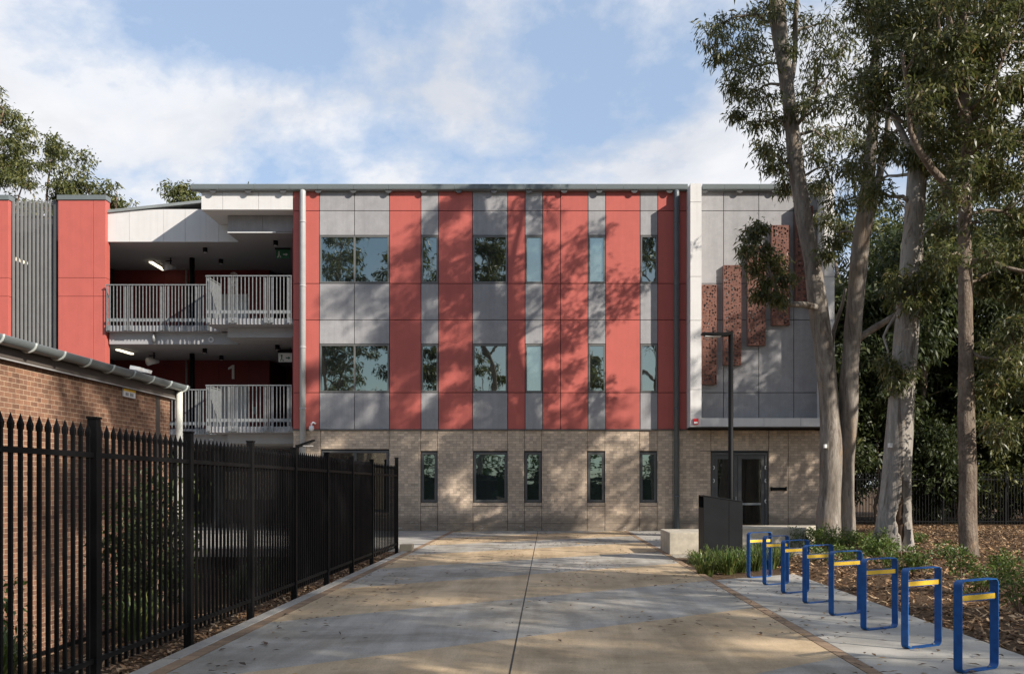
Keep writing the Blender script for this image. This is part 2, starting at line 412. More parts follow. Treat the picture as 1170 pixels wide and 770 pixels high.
# ------------------------------------------------------------------ world and sun
sun_to = Vector((1.28, -.93, .85)).normalized()
elev = math.asin(sun_to.z); az = math.atan2(sun_to.x, sun_to.y)
w = bpy.data.worlds.new("World"); scn.world = w; w.use_nodes = True
nt = w.node_tree; bg = nt.nodes['Background']
sky = nd(nt, 'ShaderNodeTexSky'); sky.sky_type = 'NISHITA'; sky.sun_disc = False
sky.sun_elevation = elev; sky.sun_rotation = az
sky.air_density = 1.0; sky.dust_density = .6; sky.ozone_density = 1.6
tc = nd(nt, 'ShaderNodeTexCoord'); s = nd(nt, 'ShaderNodeSeparateXYZ'); lk(nt, tc.outputs['Generated'], s.inputs[0])
den = math_n(nt, 'ADD', math_n(nt, 'MAXIMUM', s.outputs['Z'], 0.0), .30)
cx = nd(nt, 'ShaderNodeCombineXYZ')
lk(nt, math_n(nt, 'DIVIDE', s.outputs['X'], den), cx.inputs[0]); lk(nt, math_n(nt, 'DIVIDE', s.outputs['Y'], den), cx.inputs[1]); cx.inputs[2].default_value = 3.7
mp = nd(nt, 'ShaderNodeMapping'); lk(nt, cx.outputs[0], mp.inputs[0])
CLOUD_OFF = (2.66, 3.24, 0)
mp.inputs['Location'].default_value = CLOUD_OFF
cn = noise(nt, mp.outputs[0], 1.25, 13, .60, .18)
cov = ramp(nt, cn, [(.415, (0, 0, 0)), (.455, (.34, .34, .34)), (.50, (.86, .86, .86)), (.57, (1, 1, 1))])
front = nd(nt, 'ShaderNodeMapRange', interpolation_type='SMOOTHSTEP'); lk(nt, s.outputs['Y'], front.inputs[0])
front.inputs[1].default_value = -.15; front.inputs[2].default_value = .45; front.inputs[3].default_value = .24; front.inputs[4].default_value = 1.0
cov = math_n(nt, 'MULTIPLY', cov, front.outputs[0])
cn2 = noise(nt, mp.outputs[0], 2.2, 8, .6, .3)
ccol = ramp(nt, cn2, [(.34, (5.3, 5.42, 5.75)), (.52, (6.8, 6.78, 6.88)), (.68, (7.4, 7.36, 7.4))])
skyb = mix(nt, math_n(nt, 'MULTIPLY', front.outputs[0], .52), sky.outputs[0], (4.1, 5.2, 7.0))
fin = mix(nt, math_n(nt, 'MULTIPLY', cov, .95), skyb, ccol)
lk(nt, fin, bg.inputs['Color']); bg.inputs['Strength'].default_value = .1
sl = bpy.data.lights.new("sun", 'SUN'); sl.energy = 5.0; sl.angle = R(.53); sl.color = (1, .925, .82)
so = bpy.data.objects.new("sun", sl); COL.objects.link(so)
so.rotation_euler = sun_to.to_track_quat('Z', 'Y').to_euler()

# ------------------------------------------------------------------ ground, paving
def sstep(t): t = max(0, min(1, t)); return t * t * (3 - 2 * t)
WALLX = -8.9
def gh(x, y):
    a = sstep((-3.95 - x) / 4.4); b = 1 - sstep((y - 22.5) / 4.0)
    h = -.07 - 1.40 * a * b
    if x > 4.5: h += (.06 + .10 * sstep((x - 5) / 6) * (.6 + .4 * mnoise.noise(Vector((x * .35, y * .35, 0))))) * sstep((x - 4.4) / .7)
    return h
def axis_vals(bks):
    out = []
    for a, b, st in bks:
        t = a
        while t < b - 1e-6: out.append(t); t += st
    out.append(bks[-1][1]); return out
xs = axis_vals([(-900, -100, 200), (-100, -24, 19), (-24, -10, 2), (-10, -3, .5), (-3, 4, 1.75), (4, 20, .5), (20, 40, 5), (40, 100, 20), (100, 900, 200)])
ys = axis_vals([(-900, -100, 200), (-100, -20, 20), (-20, 6, 2), (6, 42, .6), (42, 60, 3), (60, 120, 20), (120, 900, 195)])
vs = [(x, y, gh(x, y)) for y in ys for x in xs]; n = len(xs)
fs = [(j * n + i, j * n + i + 1, (j + 1) * n + i + 1, (j + 1) * n + i) for j in range(len(ys) - 1) for i in range(n - 1)]
mb = MB(); mb.add(vs, fs, True); structure('ground', mb, M['mulch'])

Y0 = -14
structure('plaza', MB().box(-3.148, 2.648, Y0, 34.30, -.2, 0), M['paving'])
structure('kerb', MB().box(-3.46, -3.302, Y0, 24.2, -.2, .004), M['concrete'], .008)
structure('paving_strip', MB().box(-3.292, -3.158, Y0, 34.3, -.2, .002), M['edge_brick'])
structure('paving_strip', MB().box(2.658, 2.775, Y0, 34.3, -.2, .002), M['edge_brick'])
mb = MB(); mb.prism([(2.785, Y0), (4.36, Y0), (4.36, 17.55), (2.785, 16.45)], 'z', -.2, .001); structure('path', mb, M['concrete'], .006)
structure('path', MB().box(2.785, 9.66, 22.45, 34.3, -.2, .001), M['concrete'])
structure('path', MB().box(-26, -3.302, 24.6, 42.5, -.2, .001), M['concrete'])

# ------------------------------------------------------------------ main building
YF = 34.30                        # cladding face
bld = thing('school_building', (0, YF, 0), 'three storey school building with red and grey panels over a pale brick ground floor', 'building')
BX0, BX1 = fx(335, YF), 9.66
ZB = fz(490.5, YF)                # top of brick
rows = [ZB, fz(448.5, YF), fz(393, YF), fz(365.5, YF), fz(324, YF), fz(269, YF), fz(241, YF), 11.74]
cols = [(335, 365, 'r', []), (365, 445, 'gw', [405]), (445, 481, 'r', []), (481, 501, 'gw', []), (501, 540, 'r', []), (540, 580, 'gw', []),
        (580, 600, 'r', []), (600, 620, 'gw', []), (620, 640.5, 'r', []), (640.5, 672, 'r', []), (672, 692, 'gw', []), (692, 731.5, 'r', []),
        (731.5, 751.5, 'gw', []), (751.5, 786, 'r', [])]
red, grey = 'red', 'grey'
G = .011
def cell(which, xa, xb, za, zb, y0=YF, y1=YF + .045):
    build(which + '_panel', MB().box(xa + G, xb - G, y0, y1, za + G, zb - G), M['red' if which == 'red' else 'grey_panel'], bld)
blinds = {600, 672}
wins = []
for a, b, kind, sub in cols:
    xa, xb = fx(a, YF), fx(b, YF)
    if kind == 'r':
        for z0, z1 in ((rows[0], rows[1]), (rows[1], rows[3]), (rows[3], rows[4]), (rows[4], rows[6]), (rows[6], rows[7])): cell(red, xa, xb, z0, z1)
    else:
        edges = [xa] + [fx(q, YF) for q in sub] + [xb]
        for e0, e1 in zip(edges, edges[1:]):
            for z0, z1 in ((rows[0], rows[1]), (rows[2], rows[3]), (rows[3], rows[4]), (rows[5], rows[6]), (rows[6], rows[7])): cell(grey, e0, e1, z0, z1)
        for z0, z1, up in ((rows[1], rows[2], 0), (rows[4], rows[5], 1)): wins.append((xa, xb, z0, z1, [fx(q, YF) for q in sub], a, up))

def window(parent, xa, xb, za, zb, Y, mull, mat_pane, mat_frame, fr=.055, depth=.09, inset=.05, trans=()):
    m = MB(); e = .012
    xa, xb, za, zb = xa + e, xb - e, za + e, zb - e
    m.box(xa, xa + fr, Y, Y + depth, za, zb).box(xb - fr, xb, Y, Y + depth, za, zb)
    m.box(xa + fr, xb - fr, Y, Y + depth, zb - fr, zb).box(xa + fr, xb - fr, Y, Y + depth, za, za + fr)
    for q in mull: m.box(q - fr * .5, q + fr * .5, Y + .004, Y + depth - .004, za + fr, zb - fr)
    wdw = build('window', m, mat_frame, parent)
    xe = [xa + fr] + list(mull) + [xb - fr]
    for i in range(len(xe) - 1):
        l = xe[i] + (fr * .5 if i else 0); r_ = xe[i + 1] - (fr * .5 if i < len(xe) - 2 else 0)
        p = MB(); y = Y + inset
        tx, tz = random.uniform(-.0012, .0012), random.uniform(-.001, .001)
        h, wd = zb - za - 2 * fr, r_ - l
        p.add([(l, y, za + fr), (r_, y + tx * wd * 3, za + fr), (r_, y + tx * wd * 3 + tz * h * 3, zb - fr), (l, y + tz * h * 3, zb - fr)], [(0, 1, 2, 3)])
        build('pane', p, mat_pane, wdw)
        if trans:
            pass
    return wdw
for xa, xb, z0, z1, mull, px, up in wins:
    window(bld, xa, xb, z0, z1, YF - .012, mull, M['glass_blind'] if (px in blinds and (up or px == 600)) else M['glass'], M['frame_light'])

# brick ground floor with openings (each bay a slab, joints left open between bays)
YB = YF + .03
brk = MB(); gw = {480.5: 499.5, 540.5: 579.5, 599: 619, 671: 691, 731: 750.5}
gz0, gz1 = fz(574, YF), fz(516, YF)
bays = [(335, 366, None), (366, 444.5, (fz(585, YF), fz(514, YF))), (444.5, 480.5, None), (480.5, 499.7, 1), (499.7, 540.3, None), (540.3, 579.7, 1), (579.7, 599, None), (599, 619, 1),
        (619, 671, None), (671, 691.3, 1), (691.3, 731, None), (731, 751, 1), (751, 769, None), (769, 812.5, None), (812.5, 878.5, 'door'), (878.5, 901, None), (901, 945, None)]
DZ = fz(516, YF)
J = .008
for a, b, op in bays:
    xa, xb = fx(a, YF) + J, fx(b, YF) - J
    if b == 945: xb = BX1
    if a == 335: xa = BX0
    top = ZB - .03
    off = .0
    if op is None: brk.box(xa, xb, YB, YB + .2, 0.26, top); brk.box(xa, xb, YB + .006, YB + .2, 0, .255)
    elif op == 'door': brk.box(xa, xb, YB + .012, YB + .2, DZ + .03, top)
    else:
        z0, z1 = (gz0, gz1) if op == 1 else op
        brk.box(xa, xb, YB + .012, YB + .2, z1 + .035, top)
        brk.box(xa, xb, YB + .012, YB + .2, .14, z0 - .13); brk.box(xa, xb, YB - .012, YB + .2, z0 - .115, z0 - .004)
        brk.box(xa, xb, YB + .022, YB + .2, 0, .135)
        window(bld, xa - .004, xb + .004, z0, z1, YB + .03, [fx(405, YF)] if a == 366 else [], M['glass_ground'], M['frame'], fr=.085, depth=.1, inset=.06)
build('brick_wall', brk, M['brick'], bld)
# dark shell behind cladding and brick, side and back walls
sh = MB().box(BX0 + .01, BX1 - .02, YB + .16, 50, .02, 11.70)
build('inner_wall', sh, M['backing'], bld)
sd = MB().box(BX0, BX0 + .2, YB + .2, 50, 0, ZB - .03)
build('side_wall', sd, M['brick_side'], bld)
sd = MB().box(BX0 - .012, BX0 + .005, YF + .05, 41, ZB, 11.72); build('side_cladding', sd, M['red'], bld)
fl = MB().box(BX0 - .015, fx(786, YF), YF - .02, YB + .05, ZB - .028, ZB + .006)
build('drip_flashing', fl, M['frame'], bld)
ru = MB().box(BX1 - .03, BX1 - .005, YF + .1, 50, 0, 11.7); build('end_wall', ru, M['grey_panel'], bld)

# roof with gutter
RX0 = fx(220, YF)
rf = MB(); rf.prism([(YF - .05, 11.80), (YF - .05, 11.86), (51, 12.6), (51, 12.5)], 'x', RX0 + .03, BX1 + .06)
rf_o = build('roof', rf, M['roof'], bld)
g = MB(); gy = YF - .19
prof = [(gy, 11.70), (gy - .012, 11.74), (gy - .012, 11.86), (gy, 11.885), (gy + .03, 11.885), (gy + .03, 11.86), (YF - .02, 11.80), (YF - .02, 11.67), (gy + .06, 11.67)]
xcut = [RX0] + [fx(q, YF) for q in (252, 292, 332, 364, 405, 445, 481, 520, 560, 600, 640, 681, 712, 751, 785)]
for a, b in zip(xcut, xcut[1:]): g.prism(prof, 'x', a + .003, b - .003)
for a, b in ((802.5, 828), (828, 868), (868, 908), (908, 941)): g.prism(prof, 'x', fx(a, YF - .2) + .003, fx(b, YF - .2) - .003)
build('gutter', g, M['gutter'], rf_o)
br = MB()
x = RX0 + .75
while x < BX1 - .4:
    if not (4.6 < x < 5.3):
        pts = [(x + .11 * math.cos(t), 11.668 - .085 * math.sin(t)) for t in [math.pi * k / 8 for k in range(9)]]
        br.prism(pts, 'y', gy + .03, gy + .055)
        build('gutter_bracket', br, M['frame'], rf_o); br = MB()  # dark half-disc shape and colour stand in for bracket shadows on the panels
    x += 1.205
build('soffit', MB().box(RX0 + .02, BX1 - .4, YF - .02, YF + .3, 11.745, 11.775), M['slab'], bld)

# downpipes
def downpipe(px, Y, r, mat, z0=.02, z1=11.72):
    x = fx(px, YF)
    m = MB(); m.tube([(x, Y + .08, z1 + .02), (x, Y, z1 - .10), (x, Y, z1 - .2), (x, Y, z0)], r, 14)
    p = build('downpipe', m, mat, bld)
    c = MB()
    for z in (1.2, 4.2, 6.3, 8.4, 10.6): c.tube([(x, Y, z - .025), (x, Y, z + .025)], r + .01, 14)
    build('pipe_clip', c, mat, p)
downpipe(347, YF - .13, .105, M['pipe'])
downpipe(772.5, YF - .13, .095, M['pipe_dark'])

# grey box at the right: protruding U shaped frame, panels, perforated screens
YP = 33.40
jl0, jl1, jr0, jr1 = fx(788.8, YP), fx(801.5, YP), fx(942, YP), fx(953.5, YP)
zb0, zb1, zt = fz(487.5, YP), fz(477.5, YP), fz(209.5, YP)
fr = MB()
for x0, x1 in ((jl0, jl1), (jr0, jr1)):
    zs = [zb0, fz(445, YP), fz(366, YP), fz(316, YP), fz(231, YP), zt]
    for a, b in zip(zs, zs[1:]): fr.box(x0, x1, YP, YF + .3, a + (.006 if a > zb0 else 0), b - .006)
xb = [jl1] + [fx(q, YP) for q in (873, 915)] + [jr0]
for a, b in zip(xb, xb[1:]): fr.box(a + .004, b - .004, YP + .012, YF - .03, zb0 + .004, zb1)
pf = build('portal_frame', fr, M['white_panel'], bld, bevel=.004)
bx = 'grey'
pc = [fx(q, YF) for q in (800.5, 826.8, 867, 907, 936)]; pz = [fz(479, YF), fz(448.5, YF), fz(365.5, YF), fz(324, YF), fz(241, YF), 11.72]
for a, b in zip(pc, pc[1:]):
    for c, d in zip(pz, pz[1:]): cell(bx, a, b, c, d)
build('soffit', MB().box(jl0, jr1, YP + .03, YF + .04, zb0 - .02, zb0 - .001), M['backing'], bld)
YS = YF - .16
for a, b, t, bo in ((801.8, 819, 325.3, 439.3), (826.5, 847, 303, 417), (854.2, 874.8, 280.5, 394.5), (881.6, 902.4, 257.3, 371.3), (909, 929, 235, 349)):
    xa, xb_, z1, z0 = fx(a, YS), fx(b, YS), fz(t, YS), fz(bo, YS); zm = fz((t + bo) / 2, YS)
    m = MB(); 
    for p, q in ((z0, zm - .006), (zm + .006, z1)): m.box(xa, xb_, YS, YS + .004, p, q)
    sc_ = build('perforated_screen', m, M['corten'], bld)
    m = MB()
    for q in (xa, xb_ - .03): m.box(q, q + .03, YS + .006, YF - .002, z0, z1)
    m.box(xa + .03, xb_ - .03, YS + .006, YF - .002, z1 - .03, z1).box(xa + .03, xb_ - .03, YS + .006, YF - .002, z0, z0 + .03)
    build('screen_frame', m, M['corten_solid'], sc_)

# entrance door
xd0, xd1, zd1 = fx(813, YF), fx(878, YF), fz(516.5, YF)
dy = YB + .05
d = MB(); d.box(xd0, xd0 + .09, dy, dy + .12, 0, zd1).box(xd1 - .09, xd1, dy, dy + .12, 0, zd1).box(xd0 + .09, xd1 - .09, dy, dy + .12, zd1 - .1, zd1)
door = build('door', d, M['frame'], bld)
xm = fx(843.5, YF)
for (a, b) in ((xd0 + .1, xm - .006), (xm + .006, xd1 - .1)):
    m = MB(); st = .13; z0, z1 = .015, zd1 - .11
    m.box(a, a + st, dy + .03, dy + .08, z0, z1).box(b - st, b, dy + .03, dy + .08, z0, z1)
    m.box(a + st, b - st, dy + .03, dy + .08, z1 - .12, z1).box(a + st, b - st, dy + .03, dy + .08, z0, z0 + .16)
    build('door_leaf', m, M['frame'], door)
    p = MB().box(a + st, b - st, dy + .05, dy + .056, z0 + .16, z1 - .12); build('pane', p, M['glass_dark'], door)
m = MB().box(xm + .14, xd1 - .24, dy + .0, dy + .022, .89, .965); build('push_bar', m, M['galv'], door)
m = MB().box(xm - .09, xm - .04, dy - .03, dy + .028, .95, 1.18); build('handle', m, M['galv'], door)
for xx, sg in ((xd0 + .07, 1), (xd1 - .07, -1)):
    for zz in (.14, .98 if sg > 0 else 1.02, 1.73, 2.18):
        zz += .0
        m = MB(); m.tube([(xx, dy - .012, zz - .06), (xx + sg * .035, dy - .022, zz - .035), (xx + sg * .035, dy - .022, zz + .035), (xx, dy - .012, zz + .06)], .016, 6)
        build('hinge', m, M['white'], door)
build('lintel', MB().box(fx(800, YF), fx(878, YF), YB - .004, YB + .1, zd1 + .035, zd1 + .06), M['frame'], bld)
hb = MB().box(fx(880.5, YF), fx(899, YF), YB - .03, YB - .002, fz(560, YF), fz(556.5, YF)).cyl(fx(881.5, YF), YB - .05, fz(560.5, YF), fz(556, YF), .03, 8).cyl(fx(898, YF), YB - .05, fz(560.5, YF), fz(556, YF), .03, 8)
tag(build('wall_hook_rail', hb, M['black'], at=(fx(890, YF), YB, fz(558, YF))), 'short black hook rail on the brick wall right of the glass door', 'hook rail')
ra = MB().box(fx(791.7, YP), fx(797.8, YP), YP - .05, YP - .002, fz(485, YP), fz(478.3, YP))
ro = tag(build('alarm_box', ra, M['red_sign'], at=(fx(794.7, YP), YP, fz(482, YP)), bevel=.006), 'small red alarm box on the foot of the white frame above the brick', 'alarm box')
build('cover_plate', MB().box(fx(792.6, YP), fx(796.9, YP), YP - .056, YP - .0505, fz(484, YP), fz(481.8, YP)), M['white'], ro)

# ------------------------------------------------------------------ open walkways left of the facade
YW0, YW1, YBK = 34.98, 36.2, 41.0
XL, XS = fx(125, YW1), fx(260, YW0)       # left end, step in plan
XR = BX0 - .012
x_up = fx(230, YF)
wk = MB()
xs_ = [x_up, fx(254.5, YF), fx(295.5, YF), XR]
for a, b in zip(xs_, xs_[1:]): wk.box(a + .006, b - .006, YF, YF + .05, 11.06, 11.72)
build('upper_fascia', wk, M['white_panel'], bld)
m = MB().box(x_up, XR, YF + .051, YW1 + .1, 11.05, 11.10); build('upper_soffit', m, M['white_panel'], bld)
m = MB().box(x_up, x_up + .05, YF + .051, 41, 11.101, 11.73); build('verge_panel', m, M['white_panel'], bld)
m = MB(); xs_ = [XS, fx(300, YW0), XR]
for a, b in zip(xs_, xs_[1:]): m.box(a + .005, b - .005, YW0, YW0 + .05, 10.48, 11.046)
build('lower_fascia', m, M['grey_panel'], bld)
build('fascia_edge', MB().box(XS, fx(315, YW0), YW0 - .02, YW0 + .03, 10.43, 10.475), M['white'], bld)
lf = MB(); ze = lambda x: fz(243, YW1) + (x - XL) / (fx(230, YW1) - XL) * (fz(232, YW1) - fz(243, YW1))
xs_ = [fx(124, YW1) - .3] + [fx(q, YW1) for q in (148, 187, 211.5, 250)] + [XS]
for a, b in zip(xs_, xs_[1:]):
    lf.prism([(a + .005, 10.42), (b - .005, 10.42), (b - .005, min(ze(b), 11.6)), (a + .005, min(ze(a), 11.6))], 'y', YW1, YW1 + .05)
build('left_fascia', lf, M['white_panel'], bld)
m = MB(); a, b = fx(124, YW1) - .3, x_up + .1
m.prism([(a, ze(a) - .01), (b, ze(b) - .01), (b, ze(b) + .09), (a, ze(a) + .09)], 'y', YW1 - .06, 44); build('walkway_roof', m, M['roof'], bld)
# ceilings and floors for the two upper levels and the undercroft
levels = [(10.43, 10.40), (6.68, None), (2.96, None)]
ceil_, slab_, beam_ = MB(), MB(), MB()
ceil_.box(XL - 1.9, XS, YW1 + .051, YBK + 3, 10.43, 10.47).box(XS, XR, YW0 + .031, YBK + 3, 10.43, 10.47); build('walkway_ceiling', ceil_, M['soffit'], bld)
for zt_, zc in ((7.28, 6.70), (3.55, 2.98)):
    slab_, ceil_ = MB(), MB()
    slab_.box(XL - .02, XS, YW1 - .25, YBK + 3, zt_ - .16, zt_).box(XS, XR, YF + .15, YBK + 3, zt_ - .16, zt_)
    build('walkway_beam', MB().box(XL, XS, YW1, YW1 + .2, zc, zt_ - .163), M['slab'], bld); build('walkway_beam', MB().box(XS, XR, YW0, YW0 + .2, zc + .06, zt_ - .163), M['slab'], bld)
    build('walkway_ceiling', ceil_.box(XL - 1.9, XS, YW1 + .21, YBK + 3, zc + .02, zc + .06).box(XS, XR, YW0 + .21, YBK + 3, zc + .02, zc + .06), M['soffit'], bld)
    slab_.box(XL - 1.9, XL - .021, YW1 + .3, YBK + 3, zt_ - .16, zt_); build('walkway_slab', slab_, M['slab'], bld)
xbw = fx(308, YBK)
bw = MB()
for z0, z1 in ((7.283, 10.428), (3.553, 6.715)):
    xq = [XL - 1.95, fx(128, YBK), fx(160, YBK), fx(188, YBK), fx(216, YBK), fx(250, YBK), fx(284, YBK), xbw]
    for a, b in zip(xq, xq[1:]): bw.box(a + .004, b - .004, YBK, YBK + .1, z0, z1)
    bw.box(xbw - .05, xbw, YBK + .1, YBK + 3, z0, z1)
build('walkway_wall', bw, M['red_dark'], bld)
bw = MB()
for z0, z1 in ((7.283, 10.428), (3.553, 6.715)): bw.box(xbw, XR, YBK + 2.6, YBK + 2.7, z0, z1).box(XR - .03, XR, YF + .06, YBK + 2.6, z0, z1)
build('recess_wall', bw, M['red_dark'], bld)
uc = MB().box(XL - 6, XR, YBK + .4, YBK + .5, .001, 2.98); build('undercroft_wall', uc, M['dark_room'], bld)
pcm = MB()
for q in (131, 250):
    pcm.box(fx(q, 37) - .2, fx(q, 37) + .2, 36.8, 37.2, 0, 2.97)
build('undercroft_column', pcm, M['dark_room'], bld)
build('undercroft_panel', MB().box(fx(243, YBK), fx(312, YBK), YBK + .2, YBK + .39, 1.0, 2.15), M['pale_wall'], bld)
for zf in (7.285, 3.555):
    ld = build('lift_door', MB().box(fx(250, YBK), fx(266.4, YBK), YBK - .03, YBK - .002, zf, zf + 2.15).box(fx(266.7, YBK), fx(283, YBK), YBK - .03, YBK - .002, zf, zf + 2.15), M['steel'], bld)
    build('lift_button', MB().box(fx(289, YBK), fx(293, YBK), YBK - .02, YBK - .002, zf + .95, zf + 1.25), M['galv'], ld)
    c = MB().cyl(fx(219.5, 38.8), 38.8, zf, zf + 3.13, .1, 12); build('walkway_column', c, M['black'], bld)
    c = MB().cyl(fx(213, 40.8), 40.8, zf, zf + 3.13, .04, 8); build('conduit', c, M['pipe'], bld)

# galvanised balustrades: every panel a part
def balustrade(x0, x1, Y, zbot, ztop, ends=True):
    m = MB(); n = max(2, round((x1 - x0) / .125))
    for i in range(n + 1):
        x = x0 + (x1 - x0) * i / n; wd = .0135
        m.box(x - wd, x + wd, Y - .005, Y + .012, zbot, ztop - .036)
    m.box(x0 - .02, x1 + .02, Y - .03, Y + .04, ztop - .035, ztop)
    o = build('balustrade', m, M['galv'], bld)
    k = MB().box(x0 + .01, x1 - .01, Y + .013, Y + .02, zbot + .34, zbot + .45); build('kick_rail', k, M['galv'], o)
    b = MB()
    for x in (x0 + .08, x1 - .08):
        b = MB(); b.box(x - .05, x + .05, Y - .018, Y - .006, zbot + .02, zbot + .2)
        b.box(x - .018, x + .018, Y + .0125, Y + .07, zbot, ztop - .04)
        build('upright', b, M['galv'], o)
YL, YRR = 35.86, YF + .02
for zb_, zt_ in ((7.13, 8.80), (3.40, 5.03)):
    e = [fx(q, YL) for q in (121, 146.5, 188, 228, 240)]
    for a, b in zip(e, e[1:]): balustrade(a + .03, b - .03, YL, zb_, zt_)
    e = [fx(q, YRR) for q in (235, 266, 307, 333.5)]
    for a, b in zip(e, e[1:]): balustrade(a + .03, b - .03, YRR, zb_ + .02, zt_)
    balustrade_side = MB()
    xsr = fx(235, YRR)
    for i in range(13):
        y = YRR + .1 + i * .118
        balustrade_side.box(xsr - .012, xsr + .012, y - .021, y + .021, zb_ + .02, zt_ - .04)
    balustrade_side.box(xsr - .03, xsr + .03, YRR + .045, YL - .05, zt_ - .035, zt_)
    build('balustrade', balustrade_side, M['galv'], bld)
    slab_edge = MB().box(XS - .55, XR, YRR + .08, YRR + .14, zb_ - .0, zb_ + .2); build('slab_edge', slab_edge, M['slab'], bld)
    slab_edge = MB().box(XL, XS - .3, YL + .05, YL + .1, zb_ - .0, zb_ + .2); build('slab_edge', slab_edge, M['slab'], bld)
    sb = MB().box(XS - .55, XS, YRR + .14, YL + .3, zb_ - .01, zb_ + .14); build('walkway_slab', sb, M['slab'], bld)

# things fixed under the walkway ceilings
def downlight(px, py, zc, words):
    Y = (zc - EYE - .09) * F / (VY - py); x = fx(px, Y)
    t = thing('ceiling_light', (x, Y, zc), words, 'light', 'round downlights under the walkway ceilings')
    build('housing', MB().cyl(x, Y, zc - .17, zc, .085, 14), M['black'], t)
    build('lens', MB().cyl(x, Y, zc - .176, zc - .171, .065, 14), M['white'], t)
downlight(234.5, 286, 10.43, 'black downlight on the top walkway ceiling, nearest its centre')
downlight(252.5, 299, 10.43, 'black downlight deep under the top walkway ceiling above the number 2')
downlight(315, 278, 10.43, 'black downlight on the top ceiling beside the green exit sign')
downlight(234, 401, 6.72, 'black downlight under the middle walkway ceiling left of the number 1')
downlight(253, 409, 6.72, 'black downlight under the middle walkway ceiling just above the number 1')
downlight(317, 397, 6.72, 'black downlight under the middle walkway ceiling beside the pale exit sign')
def batten(p0, p1, zc, words):
    Ya = (zc - EYE - .06) * F / (VY - p0[1]); Yb = (zc - EYE - .06) * F / (VY - p1[1])
    a, b = Vector((fx(p0[0], Ya), Ya, zc)), Vector((fx(p1[0], Yb), Yb, zc))
    t = thing('batten_light', (a + b) / 2, words, 'light', 'lit tube lights under the walkway ceilings')
    u = (b - a).normalized(); q = Vector((-u.y, u.x, 0)) * .08
    def slab(z0, z1, k):
        m = MB(); c = [a - q * k, a + q * k, b + q * k, b - q * k]
        m.prism([(v.x, v.y) for v in c], 'z', z0, z1); return m
    build('housing', slab(zc - .05, zc, 1), M['white'], t); build('diffuser', slab(zc - .10, zc - .052, .8), M['tube_lit'], t)
batten((172, 299), (187, 308), 10.43, 'lit tube light under the top walkway ceiling')
batten((134, 399), (151, 404), 6.72, 'lit tube light under the middle walkway ceiling behind the brick gutter')
def exit_sign(px, py, zc, mat, words):
    Y = 37.2; x, z = fx(px, Y), fz(py, Y)
    t = thing('exit_sign', (x, Y, zc), words, 'exit sign')
    build('housing', MB().box(x - .28, x + .28, Y - .04, Y + .04, z + .19, z + .33), M['black'], t)
    build('hanger', MB().box(x - .2, x - .17, Y - .01, Y + .01, z + .33, zc).box(x + .17, x + .2, Y - .01, Y + .01, z + .33, zc), M['black'], t)
    pl = build('sign_face', MB().box(x - .25, x + .25, Y - .02, Y + .02, z - .15, z + .185), mat, t)
    m = MB(); y0, y1 = Y - .026, Y - .021; w_ = 1
    m.tube([(x - .13, y0, z + .09), (x - .13, y1, z + .09)], .035, 8)                       # running figure
    m.prism([(x - .155, z + .05), (x - .105, z + .055), (x - .115, z - .03), (x - .155, z - .03)], 'y', y0, y1)
    m.prism([(x - .20, z - .11), (x - .165, z - .115), (x - .12, z - .035), (x - .15, z - .03)], 'y', y0 - .001, y1)
    m.prism([(x - .12, z - .035), (x - .07, z - .06), (x - .05, z - .11), (x - .08, z - .115), (x - .095, z - .075)], 'y', y0 - .002, y1)
    m.prism([(x + .02, z + .02), (x + .12, z + .02), (x + .12, z + .06), (x + .2, z), (x + .12, z - .06), (x + .12, z - .02), (x + .02, z - .02)], 'y', y0, y1)
    build('pictogram', m, M['grey_sign'] if mat is M['green_sign'] else M['green_sign'], pl)
exit_sign(323, 291, 10.43, M['green_sign'], 'green exit sign hanging under the top walkway ceiling')
exit_sign(326, 409, 6.72, M['white'], 'pale exit sign hanging under the middle walkway ceiling')
def speaker(px, py, zc, words):
    Y = (zc - EYE - .35) * F / (VY - py); x = fx(px, Y); z = zc - .35
    t = thing('loudspeaker', (x, Y, zc), words, 'speaker')
    build('bracket', MB().box(x - .02, x + .02, Y - .02, Y + .02, z + .1, zc).box(x - .2, x + .05, Y - .015, Y + .015, zc - .14, zc - .1), M['black'], t)
    m = MB(); m.tube([(x - .16, Y - .22, z - .03), (x - .02, Y - .03, z), (x + .12, Y + .14, z + .02)], [.16, .11, .07], 12); build('horn', m, M['grey_sign'], t)
speaker(195, 305, 10.43, 'grey horn loudspeaker under the top walkway ceiling')
speaker(176, 413, 6.72, 'grey horn loudspeaker under the middle walkway ceiling')
def number(ch, px, py, h, words):
    Y = YBK - .016; x, z = fx(px, Y), fz(py, Y); m = MB(); w_ = h * .17
    if ch == '1':
        m.prism([(x, z), (x + w_, z), (x + w_, z + h), (x + w_ * .25, z + h), (x - h * .27, z + h * .80), (x - h * .27, z + h * .66), (x, z + h * .77)], 'y', Y - .012, Y + .012)
    else:
        r1, r0, cz = h * .29, h * .29 - w_, z + h * .71
        arc = [R(a) for a in range(170, -41, -15)]
        out = [(x + r1 * math.cos(a), cz + r1 * math.sin(a)) for a in arc]; inn = [(x + r0 * math.cos(a), cz + r0 * math.sin(a)) for a in arc]
        for k in range(len(arc) - 1): m.prism([out[k], inn[k], inn[k + 1], out[k + 1]], 'y', Y - .012, Y + .012)
        m.prism([inn[-1], out[-1], (x - h * .06, z + w_ + .002), (x - h * .29, z + w_ + .002)], 'y', Y - .012, Y + .012)
        m.box(x - h * .29, x + h * .30, Y - .012, Y + .012, z, z + w_)
    tag(build('level_number', m, M['white'], at=(x, Y, z)), words, 'number sign')
number('1', 265, 433, .58, 'pale grey number 1 on the dark red wall above the lift door')
number('2', 267, 327, .58, 'pale grey number 2 on the dark red wall behind the top balustrade')
